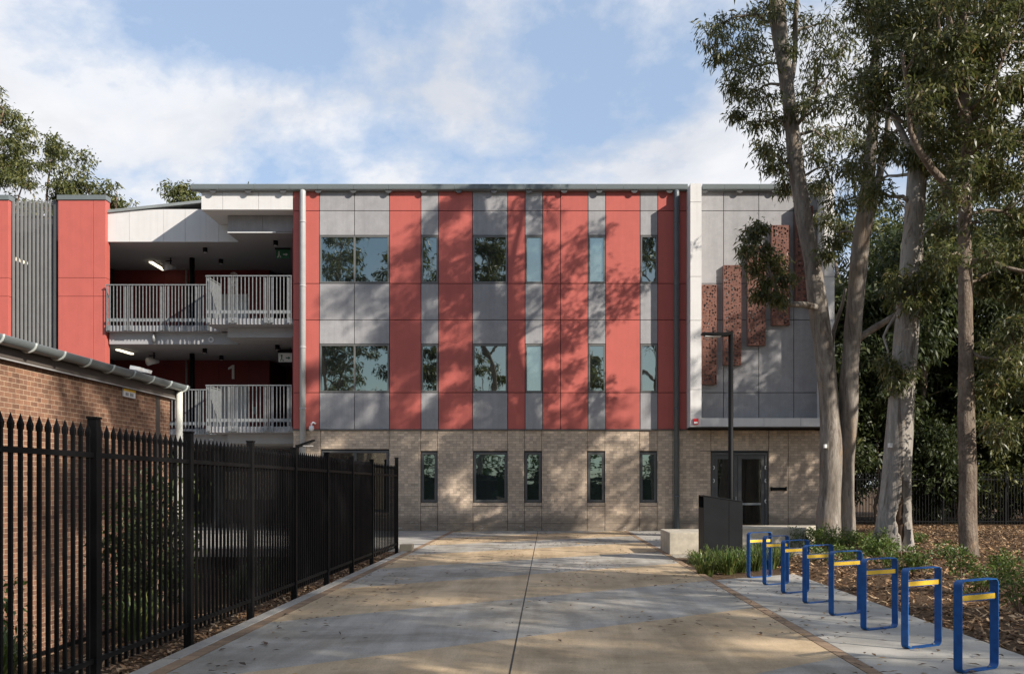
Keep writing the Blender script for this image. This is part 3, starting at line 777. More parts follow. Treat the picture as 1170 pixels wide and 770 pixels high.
def cctv(px, py, Y, words, s=1.0):
    x, z = fx(px, Y), fz(py, Y)
    t = thing('security_camera', (x, Y, z), words, 'camera')
    m = MB(); m.tube([(x + .1 * s, Y + .2, z + .16 * s), (x + .1 * s, Y - .02, z + .16 * s), (x + .06 * s, Y - .06, z + .2 * s), (x, Y - .08, z + .15 * s), (x, Y - .08, z + .05 * s)], .035 * s, 8); build('bracket', m, M['white'], t)
    m = MB(); m.tube([(x, Y - .08, z + .06 * s), (x, Y - .08, z - .02 * s), (x, Y - .08, z - .10 * s), (x, Y - .08, z - .14 * s)], [.075 * s, .10 * s, .085 * s, .03 * s], 14); build('dome', m, M['white'], t)
cctv(356.5, 488.5, YF - .12, 'white dome camera on the red panel beside the left downpipe', .9)
def cam_small(px, py, Y, words):
    x, z = fx(px, Y), fz(py, Y); t = thing('floodlight', (x, Y, z), words, 'light')
    build('mount', MB().cyl(x, Y - .05, z + .08, z + .16, .04, 8), M['galv'], t); m = MB(); m.tube([(x, Y - .12, z + .1), (x, Y - .05, z - .16)], [.05, .075], 10); build('head', m, M['galv'], t)
cam_small(176.5, 386, YW1 - .01, 'small grey floodlight on the beam under the top balustrade')
def roundel(px, py, words):
    Y = YW1 - .03; x, z = fx(px, Y), fz(py, Y)
    m = MB(); k = 20
    ring = [(x + r * math.cos(2 * math.pi * i / k), z + r * math.sin(2 * math.pi * i / k)) for r in (.10, .055) for i in range(k)]
    vs = [(p[0], Y, p[1]) for p in ring] + [(p[0], Y + .03, p[1]) for p in ring]
    fs = [(i, k + i, k + (i + 1) % k, (i + 1) % k) for i in range(k)] + [(i, (i + 1) % k, 2 * k + (i + 1) % k, 2 * k + i) for i in range(k)] + [(k + i, 3 * k + i, 3 * k + (i + 1) % k, k + (i + 1) % k) for i in range(k)]
    m.add(vs, fs); m.tube([(x, Y + .01, z), (x, Y + .029, z)], .02, 8)
    tag(build('wall_roundel', m, M['grey_sign'], at=(x, Y, z)), words, 'roundel')
roundel(241, 388, 'round grey ring fitting on the beam under the top balustrade')
roundel(241, 504, 'round grey ring fitting on the beam under the middle balustrade')

# ------------------------------------------------------------------ stair tower: two red fins, louvre screen between
YT = 36.0
tow = thing('stair_tower', (fx(40, YT), YT, 0), 'red stair tower with a tall vertical grey louvre screen between two fins', 'tower')
def fin(x0, x1, depth):
    zt_ = fz(228.5, YT); zs = [0, fz(455, YT), fz(338.5, YT), fz(317.5, YT), zt_]
    m = MB(); xj = x0 + (x1 - x0) * .745
    for a, b in ((x0, xj), (xj, x1)):
        for c, d in zip(zs, zs[1:]): m.box(a + (.006 if a == xj else 0), b - (.006 if b == xj else 0), YT, YT + depth, c + .006, d - .006)
    f_ = build('red_fin', m, M['red'], tow, bevel=.004)
    build('cap_flashing', MB().box(x0 - .03, x1 + .03, YT - .04, YT + depth + .03, zt_, zt_ + .17), M['gutter'], f_)
fin(fx(66.5, YT), fx(120.5, YT), .36); fin(fx(-44, YT), fx(9.5, YT), .36)
lv = MB(); x0, x1 = fx(14, YT + .2), fx(66, YT + .2)
for i in range(11):
    x = x0 + .06 + (x1 - x0 - .1) * i / 10.6; lv.box(x - .036, x + .036, YT + .16, YT + .23, .5, fz(229.5, YT + .15))
build('louvre_screen', lv, plain('louvre_grey', (.19, .19, .188), .5), tow)
build('louvre_rail', MB().box(x0, x1, YT + .262, YT + .32, fz(372, YT + .3), fz(369, YT + .3)).box(x0, x1, YT + .262, YT + .32, fz(249, YT + .3), fz(247, YT + .3)).box(x1 - .09, x1, YT + .10, YT + .35, 0, fz(229, YT)), M['frame'], tow)
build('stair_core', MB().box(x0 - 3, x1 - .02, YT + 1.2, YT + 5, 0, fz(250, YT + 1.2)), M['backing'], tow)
build('stair_light', MB().box(fx(18, YT + .9), fx(19.2, YT + .9), YT + .9, YT + 1.1, fz(298, YT + .9), fz(294, YT + .9)).box(fx(23, YT + .9), fx(24.2, YT + .9), YT + .9, YT + 1.1, fz(300, YT + .9), fz(296.5, YT + .9)).box(fx(27.5, YT + .9), fx(28.5, YT + .9), YT + .9, YT + 1.1, fz(301, YT + .9), fz(298, YT + .9)), M['tube_lit'], tow)

# ------------------------------------------------------------------ old brick building at the left
YC = 23.5; zg = -1.6
ob = thing('brick_building', (WALLX, 14, zg), 'low orange brick building with grey half round gutter behind the black fence', 'building')
ZE = fz(456, YC)
build('wall', MB().box(WALLX - 8, WALLX, 1.0, YC, zg, ZE + .02), M['old_brick'], ob)
build('end_wall', MB().box(WALLX - 7.9, WALLX - .02, YC + .001, YC + .02, zg, ZE + .02), M['old_brick_end'], ob)
build('corner_joint', MB().box(WALLX - .05, WALLX + .003, YC - .85, YC - .6, zg, ZE), M['fascia_brown'], ob)
build('damp_course', MB().box(WALLX, WALLX + .03, 1.0, YC - .8, fz(713, 21.4) , fz(713, 21.4) + .07), M['black'], ob)
build('fascia', MB().box(WALLX - .1, WALLX + .09, .9, YC + .25, ZE, ZE + .30), M['fascia_brown'], ob)
build('fascia_strip', MB().box(WALLX + .092, WALLX + .105, .9, YC + .1, ZE + .005, ZE + .025), M['pipe'], ob)
gt = MB(); gr = .13; gxc, gz = WALLX + .22, ZE + .33
prof = [(gxc + gr * math.cos(t), gz + gr * math.sin(t)) for t in [math.pi + math.pi * k / 12 for k in range(13)]] + [(gxc + gr - .015, gz + .012), (gxc - gr + .015, gz + .012)]
gt.prism(prof, 'y', .9, YC + .35)
go = build('gutter', gt, M['gutter'], ob)
M['bracket'] = plain('bracket_grey', (.42, .45, .43), .4)
y = 1.4
for k in range(24):
    y = YC + .15 - k * 1.0
    if y < 1: break
    pts = [(gxc + (gr + .012) * math.cos(t), y, gz + (gr + .012) * math.sin(t)) for t in [math.pi * 1.02 + math.pi * 1.0 * q / 10 for q in range(11)]]
    gb = MB(); gb.tube(pts, .022, 6); build('gutter_bracket', gb, M['bracket'], go)
rfm = MB(); rfm.prism([(WALLX + .12, ZE + .36), (WALLX + .12, ZE + .39), (WALLX - 8, ZE + .95), (WALLX - 8, ZE + .90)], 'y', .9, YC + .35); build('roof', rfm, M['roof'], ob)
dp = MB(); xq, yq = WALLX + .18, YC + .12; dp.tube([(xq, yq, gz - .1), (xq, yq, zg)], .075, 14); build('downpipe', dp, M['cream_pipe'], ob)
ys_ = 19.9
nb = thing('notice_plate', (WALLX, F * WALLX / (146 - VX), ZE), 'small white plate with a yellow top on the old brick wall under the gutter', 'plate')
yy = nb.location.y
build('plate', MB().box(WALLX + .01, WALLX + .04, yy - .3, yy + .3, ZE - .17, ZE + .0), M['white'], nb)
build('yellow_band', MB().box(WALLX + .041, WALLX + .047, yy - .3, yy + .3, ZE - .05, ZE + .0), M['yellow'], nb)
build('print', MB().box(WALLX + .041, WALLX + .046, yy - .2, yy - .06, ZE - .14, ZE - .075).box(WALLX + .041, WALLX + .046, yy + .02, yy + .18, ZE - .14, ZE - .075), plain('print_grey', (.3, .3, .3), .6), nb)
for q, zz, wds in ((155, 445, 'white floodlight on the old brick roof edge, nearer one of two'), (164, 449, 'white floodlight on the old brick roof edge, farther one of two')):
    yy = F * (WALLX + .1) / (q - VX); z = gz + .06
    t = thing('roof_floodlight', (WALLX + .1, yy, z), wds, 'light')
    m = MB(); m.prism([(WALLX + .02, z + .05), (WALLX + .22, z + .02), (WALLX + .24, z + .09), (WALLX + .04, z + .13)], 'y', yy - .13, yy + .13); build('head', m, M['white'], t)
    build('arm', MB().box(WALLX + .08, WALLX + .12, yy - .02, yy + .02, z - .02, z + .06), M['galv'], t)

# ------------------------------------------------------------------ fences
def spear_panel(mb_, p0, p1, z0, z1, n, r=.0125):
    p0, p1 = Vector(p0), Vector(p1); u = (p1 - p0); L = u.length; u /= L; q = Vector((-u.y, u.x, 0))
    def bar(c, hw, hd, za, zb):
        a = [c - u * hw - q * hd, c + u * hw - q * hd, c + u * hw + q * hd, c - u * hw + q * hd]
        mb_.prism([(v.x, v.y) for v in a], 'z', za, zb)
    for i in range(n):
        c = p0 + u * (L * (i + .5) / n)
        bar(c, r, r, z0 + .04, z1 - .11)
        k = r * 1.25
        pts = [c - u * k - q * k, c + u * k - q * k, c + u * k + q * k, c - u * k + q * k]
        o = [(v.x, v.y, z1 - .11) for v in pts] + [(v.x * .5 + c.x * .5 + 0, v.y * .5 + c.y * .5, z1 - .035) for v in pts] + [(c.x, c.y, z1)]
        o = [(v.x, v.y, z1 - .11) for v in pts] + [((v.x - c.x) * 1.15 + c.x, (v.y - c.y) * 1.15 + c.y, z1 - .075) for v in pts] + [(c.x, c.y, z1)]
        mb_.add(o, [(0, 3, 2, 1)] + [(j, (j + 1) % 4, 4 + (j + 1) % 4, 4 + j) for j in range(4)] + [(4 + j, 4 + (j + 1) % 4, 8) for j in range(4)])
    return mb_
def rails(p0, p1, zs, hh=.02, hd=.019):
    m = MB(); p0, p1 = Vector(p0), Vector(p1); u = (p1 - p0).normalized(); q = Vector((-u.y, u.x, 0)) * hd
    for z in zs: m.prism([(v.x, v.y) for v in (p0 - q, p1 - q, p1 + q, p0 + q)], 'z', z - hh, z + hh)
    return m
def spear_fence(name, label, posts, z1, n, pw=.038, last_h=None, base=0):
    f_ = thing(name, posts[0], label, 'fence')
    for i, p in enumerate(posts):
        h = last_h if (last_h and i == len(posts) - 1) else z1 + .03
        m = MB().box(p[0] - pw, p[0] + pw, p[1] - pw, p[1] + pw, base, h)
        po = build('post', m, M['black'], f_, bevel=.004)
        build('post_cap', MB().box(p[0] - pw - .006, p[0] + pw + .006, p[1] - pw - .006, p[1] + pw + .006, h + .001, h + .018), M['black'], po)
    for a, b in zip(posts, posts[1:]):
        u = (Vector(b) - Vector(a)).normalized() * pw; a2, b2 = Vector(a) + u, Vector(b) - u
        pn = build('fence_panel', spear_panel(MB(), a2, b2, .06, z1, n), M['black'], f_)
        build('rail', rails(a2, b2, (z1 - .25,)), M['black'], pn); build('rail', rails(a2, b2, (.19,)), M['black'], pn)
    return f_
fposts = [(-3.535, 7.77 + 2.05 * (k - 2) if k < 9 else 23.4, 0) for k in range(10)]
spear_fence('spear_fence', 'long black steel spear top fence running beside the paving in front of brick', fposts, 2.04, 16, last_h=2.2, base=-.1)
bpost = [(10.4 + 2.4 * k, 38.2, 0) for k in range(7)]
spear_fence('spear_fence', 'black spear top fence behind the gum trees at the edge of the mulch', bpost, 2.05, 20, base=-.1)
m = MB(); m.box(-3.5, -3.2, 23.62, 23.95, -.1, .17)
tag(build('sandstone_block', m, M['sandstone'], at=(-3.35, 23.78, 0), bevel=.02), 'small pale sandstone block on the ground at the far end of the fence', 'stone block')

# ------------------------------------------------------------------ bike hoops
def rounded_rect(w_, h_, r, n=6):
    pts = []
    for cx_, cz_, a0 in ((w_ / 2 - r, h_ - r, 0), (-w_ / 2 + r, h_ - r, 90), (-w_ / 2 + r, r, 180), (w_ / 2 - r, r, 270)):
        for k in range(n + 1):
            t = R(a0 + 90 * k / n); pts.append((cx_ + r * math.cos(t), cz_ + r * math.sin(t)))
    return pts
def make_hoop(label):
    t = thing('bike_hoop', (0, 0, 0), label, 'bike rack', 'blue bike hoops along the path')
    W_, H_, T_, D_ = .50, .765, .009, .040
    o_, i_ = rounded_rect(W_, H_, .048), rounded_rect(W_ - 2 * T_, H_ - 2 * T_, .038)
    i_ = [(x, z + T_) for x, z in i_]; n = len(o_)
    vs = [(x, -D_, z) for x, z in o_] + [(x, -D_, z) for x, z in i_] + [(x, D_, z) for x, z in o_] + [(x, D_, z) for x, z in i_]
    fs = []
    for k in range(n):
        j = (k + 1) % n
        fs += [(k, n + k, n + j, j), (2 * n + k, 2 * n + j, 3 * n + j, 3 * n + k), (k, j, 2 * n + j, 2 * n + k), (n + k, 3 * n + k, 3 * n + j, n + j)]
    m = MB(); m.add(vs, fs); build('frame', m, M['blue'], t)
    cb = build('crossbar', MB().box(-W_ / 2 + T_ + .001, W_ / 2 - T_ - .001, -.012, .012, .585, .645), M['blue'], t)
    build('yellow_strip', MB().box(-W_ / 2 + T_ + .002, W_ / 2 - T_ - .002, -.0165, -.0125, .593, .637), M['yellow'], cb)
    m = MB()
    for x in (-.17, .17): m.tube([(x, 0, T_ + .0005), (x, 0, T_ + .012)], .014, 6)
    build('bolt', m, M['galv'], t)
    return t
order = ['nearest blue bike hoop with a yellow bar, at the front of the row', 'second blue bike hoop from the front of the row', 'third blue bike hoop from the front of the row',
         'fourth blue bike hoop from the front of the row', 'fourth blue bike hoop from the bin end of the row', 'third blue bike hoop from the bin end of the row',
         'second blue bike hoop from the bin end of the row', 'blue bike hoop nearest the bin and lamp post, at the far end of the row']
hoop = make_hoop(order[0])
for k in range(8):
    o = hoop if k == 0 else copy_tree(hoop)
    o['label'] = order[k]
    o.location = (3.61, 8.37 + 1.222 * k, .003); o.rotation_euler = (0, 0, R(31 + random.uniform(-1.5, 1.5)))

# ------------------------------------------------------------------ lamp posts, bin, benches
def lamp_post(x, y, h, arm, label, r=.055, tilt=.0, base=0):
    t = thing('lamp_post', (x, y, base), label, 'lamp post')
    m = MB(); m.tube([(x, y, base), (x, y, base + .6), (x, y, h)], [r * 1.15, r * 1.05, r], 14); build('pole', m, M['black'], t)
    build('base_plate', MB().box(x - .14, x + .14, y - .14, y + .14, base + .001, base + .02), M['black'], t)
    s_ = 1 if arm > 0 else -1
    m = MB(); q = [(x, h - .07), (x, h - .02), (x + arm, h - .02 + tilt), (x + arm, h - .055 + tilt), (x + arm * .25, h - .085 + tilt * .2)]
    m.prism(q if s_ > 0 else q[::-1], 'y', y - .13, y + .13); hd = build('lamp_head', m, M['black'], t)
    build('lens', MB().box(min(x + arm * .35, x + arm * .9), max(x + arm * .35, x + arm * .9), y - .1, y + .1, h - .1 + tilt * .4, h - .09 + tilt * .4), M['white'], hd)
lamp_post(fx(835, 21.2), 21.2, fz(379.5, 21.2), -.62, 'tall slim black lamp post standing beside the charcoal bin', .054)
lamp_post(fx(339.5, 27), 27, fz(508, 27), .46, 'short dark lamp post with a tilted head behind the fence', .05, .16)

bx0, bx1, by0, by1 = fx(804, 20.5), fx(848.5, 20.5), 20.5, 21.2
bn = thing('litter_bin', ((bx0 + bx1) / 2, (by0 + by1) / 2, 0), 'charcoal steel bin enclosure with a sloping top beside the lamp post', 'bin')
zl, zr = 1.34, 1.22
m = MB(); m.prism([(bx0, .06), (bx1, .06), (bx1, zr), (bx0, zl)], 'y', by0, by0 + .02); m.prism([(bx0, .06), (bx1, .06), (bx1, zr), (bx0, zl)], 'y', by1 - .02, by1)
m.box(bx1 - .02, bx1, by0 + .021, by1 - .021, .06, zr - .01).box(bx0, bx0 + .02, by0 + .021, by1 - .021, .06, zl - .24)
m.prism([(bx0, zl + .002), (bx1, zr + .002), (bx1, zr + .022), (bx0, zl + .022)], 'y', by0 - .01, by1 + .01)
build('housing', m, M['bin'], bn, bevel=.003)
build('chute', MB().box(bx0 + .12, bx0 + .14, by0 + .03, by1 - .03, zl - .5, zl - .03), plain('chute_blue', (.02, .035, .07), .5), bn)
build('door_seam', MB().box(bx0 + .52, bx0 + .528, by0 - .003, by0 - .0005, .08, 1.24), M['black'], bn)
build('foot', MB().box(bx0 + .05, bx1 - .05, by0 + .05, by1 - .05, 0, .059), M['black'], bn)

m = MB().box(fx(765, 22.5), fx(799.5, 22.5) + .25, 22.5, 24.3, 0, .50)
tag(build('concrete_bench', m, M['concrete_block'], at=(3.1, 23.3, 0), bevel=.012), 'stained concrete seat block left of the charcoal bin', 'bench')
m = MB(); m.prism([(fx(845, 24.8), 24.8), (fx(918, 24.8), 24.8), (fx(932, 26.6), 26.6), (fx(845, 26.6), 26.6)], 'z', 0, .50)
tag(build('concrete_bench', m, M['concrete_block'], at=(5.4, 25.4, 0), bevel=.012), 'long concrete seat block in front of the glass door', 'bench')

# ------------------------------------------------------------------ trees
class Skel:
    def __init__(s): s.p, s.r = [], []
def resample(pts, radii, step):
    P_, R_ = [Vector(pts[0])], [radii[0]]
    for i in range(len(pts) - 1):
        a, b = Vector(pts[i]), Vector(pts[i + 1])
        pm = Vector(pts[max(i - 1, 0)]); pn = Vector(pts[min(i + 2, len(pts) - 1)])
        k = max(1, int((b - a).length / step))
        for j in range(1, k + 1):
            t = j / k; t2, t3 = t * t, t * t * t
            q = .5 * ((2 * a) + (b - pm) * t + (2 * pm - 5 * a + 4 * b - pn) * t2 + (3 * a - pm - 3 * b + pn) * t3)
            P_.append(q); R_.append(radii[i] * (1 - t) + radii[i + 1] * t)
    return P_, R_
def leaf_cloud(rng, centres, radii, tufts, per, L, Wd, droop, tuft_r, flat=.75):
    """leaves as narrow diamonds grouped in small hanging tufts; returns verts, quads, tuft centres"""
    C, RR = np.array(centres), np.array(radii)
    n = len(C) * tufts
    d = rng.normal(size=(n, 3)); d /= np.linalg.norm(d, axis=1)[:, None]
    rad = rng.random(n) ** .45
    ci = np.repeat(np.arange(len(C)), tufts)
    T = C[ci] + d * (rad * RR[ci])[:, None] * np.array([1, 1, flat])
    N = n * per
    ti = np.repeat(np.arange(n), per)
    base = T[ti] + rng.normal(size=(N, 3)) * tuft_r * np.array([1, 1, .7])
    dr = rng.normal(size=(N, 3)); dr /= np.linalg.norm(dr, axis=1)[:, None]
    out = d[ti] * .35
    dr = dr * .85 + out + np.array([0, 0, -droop]); dr /= np.linalg.norm(dr, axis=1)[:, None]
    sd = rng.normal(size=(N, 3)); sd -= dr * np.sum(sd * dr, axis=1)[:, None]; sd /= np.linalg.norm(sd, axis=1)[:, None]
    l = L * (.65 + .7 * rng.random(N)); w_ = Wd * (.7 + .6 * rng.random(N))
    up = np.cross(dr, sd)
    tip = base + dr * l[:, None] + np.array([0, 0, -1]) * (l * .18)[:, None]
    mid = base + dr * (l * .45)[:, None]
    V = np.stack([base, mid + sd * (w_ * .5)[:, None], tip, mid - sd * (w_ * .5)[:, None]], 1).reshape(-1, 3)
    Q = np.arange(N * 4).reshape(-1, 4)
    return V, Q, T, ci
def tree(name, label, base, trunks, clumps, leaf=(.17, .036), tufts=14, per=9, droop=.8, tuft_r=.13, seed=1, bark='gum_bark', leaves='gum_leaf',
         sides=16, wob=.10, step=.3, group=None, shape=None, flat=.75, twig_r=.012, cat='tree', twig_tubes=True):
    rng = np.random.default_rng(seed); rnd = random.Random(seed)
    t = thing(name, base, label, cat, group)
    sk = Skel(); mb_ = MB()
    for k, (pts, radii) in enumerate(trunks):
        p, r = resample(pts, radii, step if radii[0] > .12 else .35)
        mb_.tube(p, r, sides if radii[0] > .12 else 9, True, wob, seed + k, shape if k == 0 else None)
        lo = .35 if k == 0 else .1
        for a, b in list(zip(p, r))[int(len(p) * lo):]: sk.p.append(a); sk.r.append(b)
    cl = [(Vector(c), r) for c, r in clumps]
    cl.sort(key=lambda q: min((q[0] - a).length for a in sk.p[::3]))
    for c, r in cl:
        best, bi = 1e9, 0
        for i, a in enumerate(sk.p):
            dv = c - a; s_ = dv.length + max(0, a.z - c.z) * .9 + (.5 if sk.r[i] < .025 else 0)
            if s_ < best: best, bi = s_, i
        a, ra = sk.p[bi], sk.r[bi]; Lb = (c - a).length
        if Lb < .15: continue
        r0 = min(ra * .62, .018 + .021 * Lb)
        side = Vector((rnd.uniform(-1, 1), rnd.uniform(-1, 1), rnd.uniform(-.3, .6))) * Lb * .16
        pts = [a + (c - a) * u + side * math.sin(u * math.pi) + Vector((0, 0, .10 * Lb * math.sin(u * math.pi))) + Vector((rnd.uniform(-1, 1), rnd.uniform(-1, 1), rnd.uniform(-1, 1))) * .05 * Lb * (0 if u in (0, 1) else 1) for u in (0, .2, .4, .6, .8, 1)]
        rr = [r0 * (1 - .75 * u) + .004 for u in (0, .2, .4, .6, .8, 1)]
        mb_.tube(pts, rr, 6, True)
        for u, q, r_ in zip((.2, .4, .6, .8, 1), pts[1:], rr[1:]): sk.p.append(q); sk.r.append(r_)
    V, Q, T, ci = leaf_cloud(rng, [tuple(c) for c, r in cl], [r for c, r in cl], tufts, per, leaf[0], leaf[1], droop, tuft_r, flat)
    if twig_tubes:
        for j in range(0, len(T), 2):
            c = cl[ci[j]][0]; q = Vector(T[j])
            mb_.tube([c, (c + q) * .5 + Vector((0, 0, .05)), q], [twig_r, twig_r * .7, twig_r * .35], 3, False)
    build('trunk', mb_, M[bark], t)
    np_mesh('crown', V, Q, M[leaves], t)
    return t
def pxy(lst, Y, wscale=1.0, jy=None):
    """trunk outline read from the picture: (px, py, width in px[, depth offset])"""
    pts, rr = [], []
    for q in lst:
        yy = Y + (q[3] if len(q) > 3 else 0)
        pts.append(P(q[0], q[1], yy)); rr.append(q[2] / F * yy * .5 * wscale)
    return pts, rr
rs = random.Random(3)
def px_clumps(lst, Y, dy, rscale=1.0):
    return [(P(a, b, Y + rs.uniform(-dy, dy)), r / F * Y * rscale * 1.2) for a, b, r in lst]

# tree A: twin trunk gum nearest the grey box
YA = 28.0
lt = pxy([(945, 622, 33), (946, 590, 27), (948, 560, 25), (949, 510, 25), (947, 460, 23), (941, 400, 21), (934, 345, 22), (928, 300, 18), (919, 250, 19), (911, 200, 17.5), (903, 130, 16), (895, 70, 17), (889, 25, 18), (884, -40, 13), (876, -120, 10), (872, -190, 6)], YA)
rt = pxy([(963, 620, 30, .25), (963, 585, 25, .25), (964, 540, 24, .2), (968, 480, 22, .1), (971, 420, 20, 0), (976, 360, 19, -.1), (981, 300, 19, -.2), (986, 250, 17, -.4), (993, 195, 14, -.6), (998, 140, 12, -.8), (1000, 70, 10, -1), (1008, -20, 8, -1.2), (1012, -110, 6, -1.4)], YA)
l2 = pxy([(977, 305, 11, -.2), (988, 275, 10, -.4), (998, 235, 9, -.6), (1006, 195, 8, -.7), (1013, 155, 7, -.9), (1016, 110, 5, -1.1)], YA)
l3 = pxy([(900, 110, 7, 0), (908, 70, 6, .2), (909, 20, 5.5, .3), (915, -50, 4.5, .5)], YA)
l4 = pxy([(936, 352, 8, -.1), (918, 348, 7, -.5), (902, 348, 6.5, -.8), (891, 342, 6, -1.0), (884, 322, 4.5, -1.1), (876, 300, 3, -1.2)], YA)
l5 = pxy([(971, 400, 6, .05), (985, 384, 8, .0), (1000, 374, 8, 0), (1020, 362, 6, -.3), (1040, 345, 4, -.6)], YA)
l6 = pxy([(952, 470, 6, .0), (949, 420, 6.5, .2), (952, 380, 5, .3), (962, 350, 4, .3), (966, 330, 3, .3)], YA)
l7 = pxy([(905, 150, 5, 0), (920, 130, 4.5, .3), (930, 105, 4, .4), (944, 90, 3, .5)], YA)
cA = [(812, 38, 14), (825, 28, 15), (838, 55, 16), (822, 62, 10), (846, 82, 16), (860, 45, 17), (868, 75, 17), (855, 108, 14), (838, 100, 9), (876, 110, 16), (862, 20, 14), (880, 15, 15), (842, 130, 9), (868, 140, 14),
      (885, 140, 13), (872, 168, 12), (892, 172, 13), (905, 190, 12), (880, 190, 9), (900, 214, 10), (918, 30, 17), (930, 60, 19), (925, 95, 17), (945, 25, 18), (950, 75, 20), (940, 120, 18), (932, 150, 17), (928, 178, 15),
      (945, 160, 17), (960, 110, 19), (965, 50, 20), (970, 150, 18), (950, 195, 16), (938, 212, 14), (958, 230, 14), (948, 250, 12), (963, 262, 9), (975, 195, 14), (985, 90, 20), (990, 30, 21), (1000, 120, 20), (985, 170, 14),
      (952, 275, 9), (945, 290, 6), (895, 60, 12), (915, 125, 11), (1005, 175, 13)]
cA2 = [(858, 268, 10), (872, 285, 14), (885, 300, 13), (862, 305, 11), (878, 322, 12), (895, 318, 10), (868, 335, 8), (888, 340, 8), (855, 285, 8), (868, 258, 6)]
clA = px_clumps(cA, YA, 1.6) + [(P(a, b, YA - 1.2 + rs.uniform(-.3, .3)), r / F * YA * .9) for a, b, r in cA2]
for k in range(30):                                                   # the crown goes on above the frame
    clA.append((P(rs.uniform(835, 1020), rs.uniform(-190, 5), YA + rs.uniform(-2, 2)), rs.uniform(.35, .55)))
tree('gum_tree', 'twin trunked pale gum tree leaning in front of the grey panelled box', (fx(955, YA), YA, 0), [lt, rt, l2, l3, l4, l5, l6, l7], clA,
     tufts=19, per=15, leaf=(.185, .042), droop=.75, tuft_r=.12, seed=11, wob=.13, sides=24, step=.15)

# tree B: broad pale trunk with a hollow at its foot
YBt = 23.5
def hollow(r, p, d, i):
    # a scarred hollow on the side that faces the camera, with a swollen lip
    ang = math.atan2(d.x, -d.y) - .22; z = p.z
    if z < 1.75:
        cz = .85; ez = (z - cz) / .85; ea = (ang - .10 * math.sin(z * 6)) / .30
        q = ez * ez + ea * ea
        if q < 1: r *= 1 - .86 * (1 - q) ** .25
        elif q < 2.2: r *= 1 + .16 * math.sin((q - 1) / 1.2 * math.pi)
    if z < .5: r *= 1 + .25 * (.5 - max(z, 0)) * (1 + .5 * math.sin(5 * math.atan2(d.y, d.x)))
    return r
tB = pxy([(1020, 640, 48), (1021, 615, 42), (1022, 585, 37), (1024, 545, 33), (1027, 500, 30), (1031, 440, 28), (1035, 390, 27), (1039, 330, 25), (1043, 270, 23), (1047, 215, 22), (1050, 160, 20), (1054, 110, 18), (1060, 60, 16), (1066, 0, 13), (1070, -90, 10), (1072, -190, 7)], YBt)
b1 = pxy([(1052, 125, 13, 0), (1066, 92, 13, -.3), (1080, 72, 12, -.5), (1095, 40, 9, -.8), (1112, -10, 7, -1), (1125, -90, 5, -1.2)], YBt)
b2 = pxy([(1041, 300, 6, 0), (1052, 272, 5, -.2), (1066, 258, 4, -.4), (1080, 240, 3, -.5)], YBt)
b3 = pxy([(1048, 190, 8, 0), (1030, 150, 7, .5), (1012, 120, 6, .8), (990, 95, 4, 1)], YBt)
cB = []
for k in range(115):
    a, b = rs.uniform(980, 1160), rs.uniform(-10, 235)
    if 1022 < a < 1072 and b > 150: continue
    cB.append((P(a, b, YBt + rs.uniform(-1.6, 2.0)), rs.uniform(.3, .46)))
for a, b in ((1035, 175), (1050, 180), (1062, 188), (1030, 318), (1052, 322), (1055, 340), (1022, 335), (1040, 348), (1070, 300), (1078, 260), (1015, 415), (1032, 425), (1024, 440)):
    cB.append((P(a, b, YBt - rs.uniform(.2, .9)), rs.uniform(.18, .30)))
for k in range(46): cB.append((P(rs.uniform(985, 1170), rs.uniform(-260, -10), YBt + rs.uniform(-2.4, 2.4)), rs.uniform(.45, .65)))
tree('gum_tree', 'stout pale gum tree with a dark hollow scar at its foot', (fx(1020, YBt), YBt, 0), [tB, b1, b2, b3], cB, tufts=17, per=15, leaf=(.165, .040),
     droop=.65, tuft_r=.12, seed=23, bark='grey_bark', sides=44, wob=.08, step=.08, shape=hollow)

bpy.context.view_layer.update()
tb = [o for o in bpy.data.objects if o.name.startswith('gum_tree') and 'hollow' in o.get('label', '')][0]
hx, hy = fx(1022, YBt), YBt
hm = MB(); hm.tube([(hx + .10, hy - .16, .12), (hx + .09, hy - .17, .4), (hx + .07, hy - .15, .8), (hx + .10, hy - .13, 1.2), (hx + .11, hy - .11, 1.55)], [.05, .11, .12, .09, .02], 14, True, .3, 3)
build('hollow_wood', hm, plain('dark_rotten_wood', (.05, .03, .018), .95, 0, .5, 8, .6), tb)

# tree C: straight rough barked trunk
YCt = 21.5
tC = pxy([(1108, 652, 29), (1107, 630, 25), (1106, 590, 23.5), (1106, 540, 22), (1104, 480, 20.5), (1104, 420, 19), (1103, 350, 18), (1102, 290, 17.5), (1103, 230, 16.5), (1104, 180, 13), (1103, 120, 11.5), (1102, 60, 10), (1100, 0, 8.5), (1097, -90, 6.5), (1095, -180, 4)], YCt, .9)
c1 = pxy([(1101, 236, 11, 0), (1085, 215, 10, -.2), (1066, 195, 9, -.4), (1050, 172, 8, -.6), (1040, 150, 6, -.7), (1038, 110, 5, -.8), (1030, 60, 4, -.9)], YCt)
c2 = pxy([(1106, 300, 6, 0), (1125, 296, 5.5, -.3), (1150, 306, 4.5, -.5), (1178, 312, 4, -.7), (1200, 305, 3, -.8)], YCt)
c3 = pxy([(1106, 400, 4.5, 0), (1120, 408, 4, -.2), (1145, 412, 3.5, -.4), (1170, 418, 3, -.5)], YCt)
c4 = pxy([(1104, 140, 4, 0), (1092, 110, 3.5, -.5), (1078, 60, 3, -.8), (1072, 20, 2.5, -.9)], YCt)
c5 = pxy([(1106, 130, 5, 0), (1125, 108, 4.5, -.3), (1145, 70, 4, -.5), (1160, 30, 3, -.7)], YCt)
c6 = pxy([(1104, 60, 7, 0), (1085, 25, 6, -.2), (1072, -20, 5, -.4), (1060, -90, 3, -.5)], YCt)
cC = []
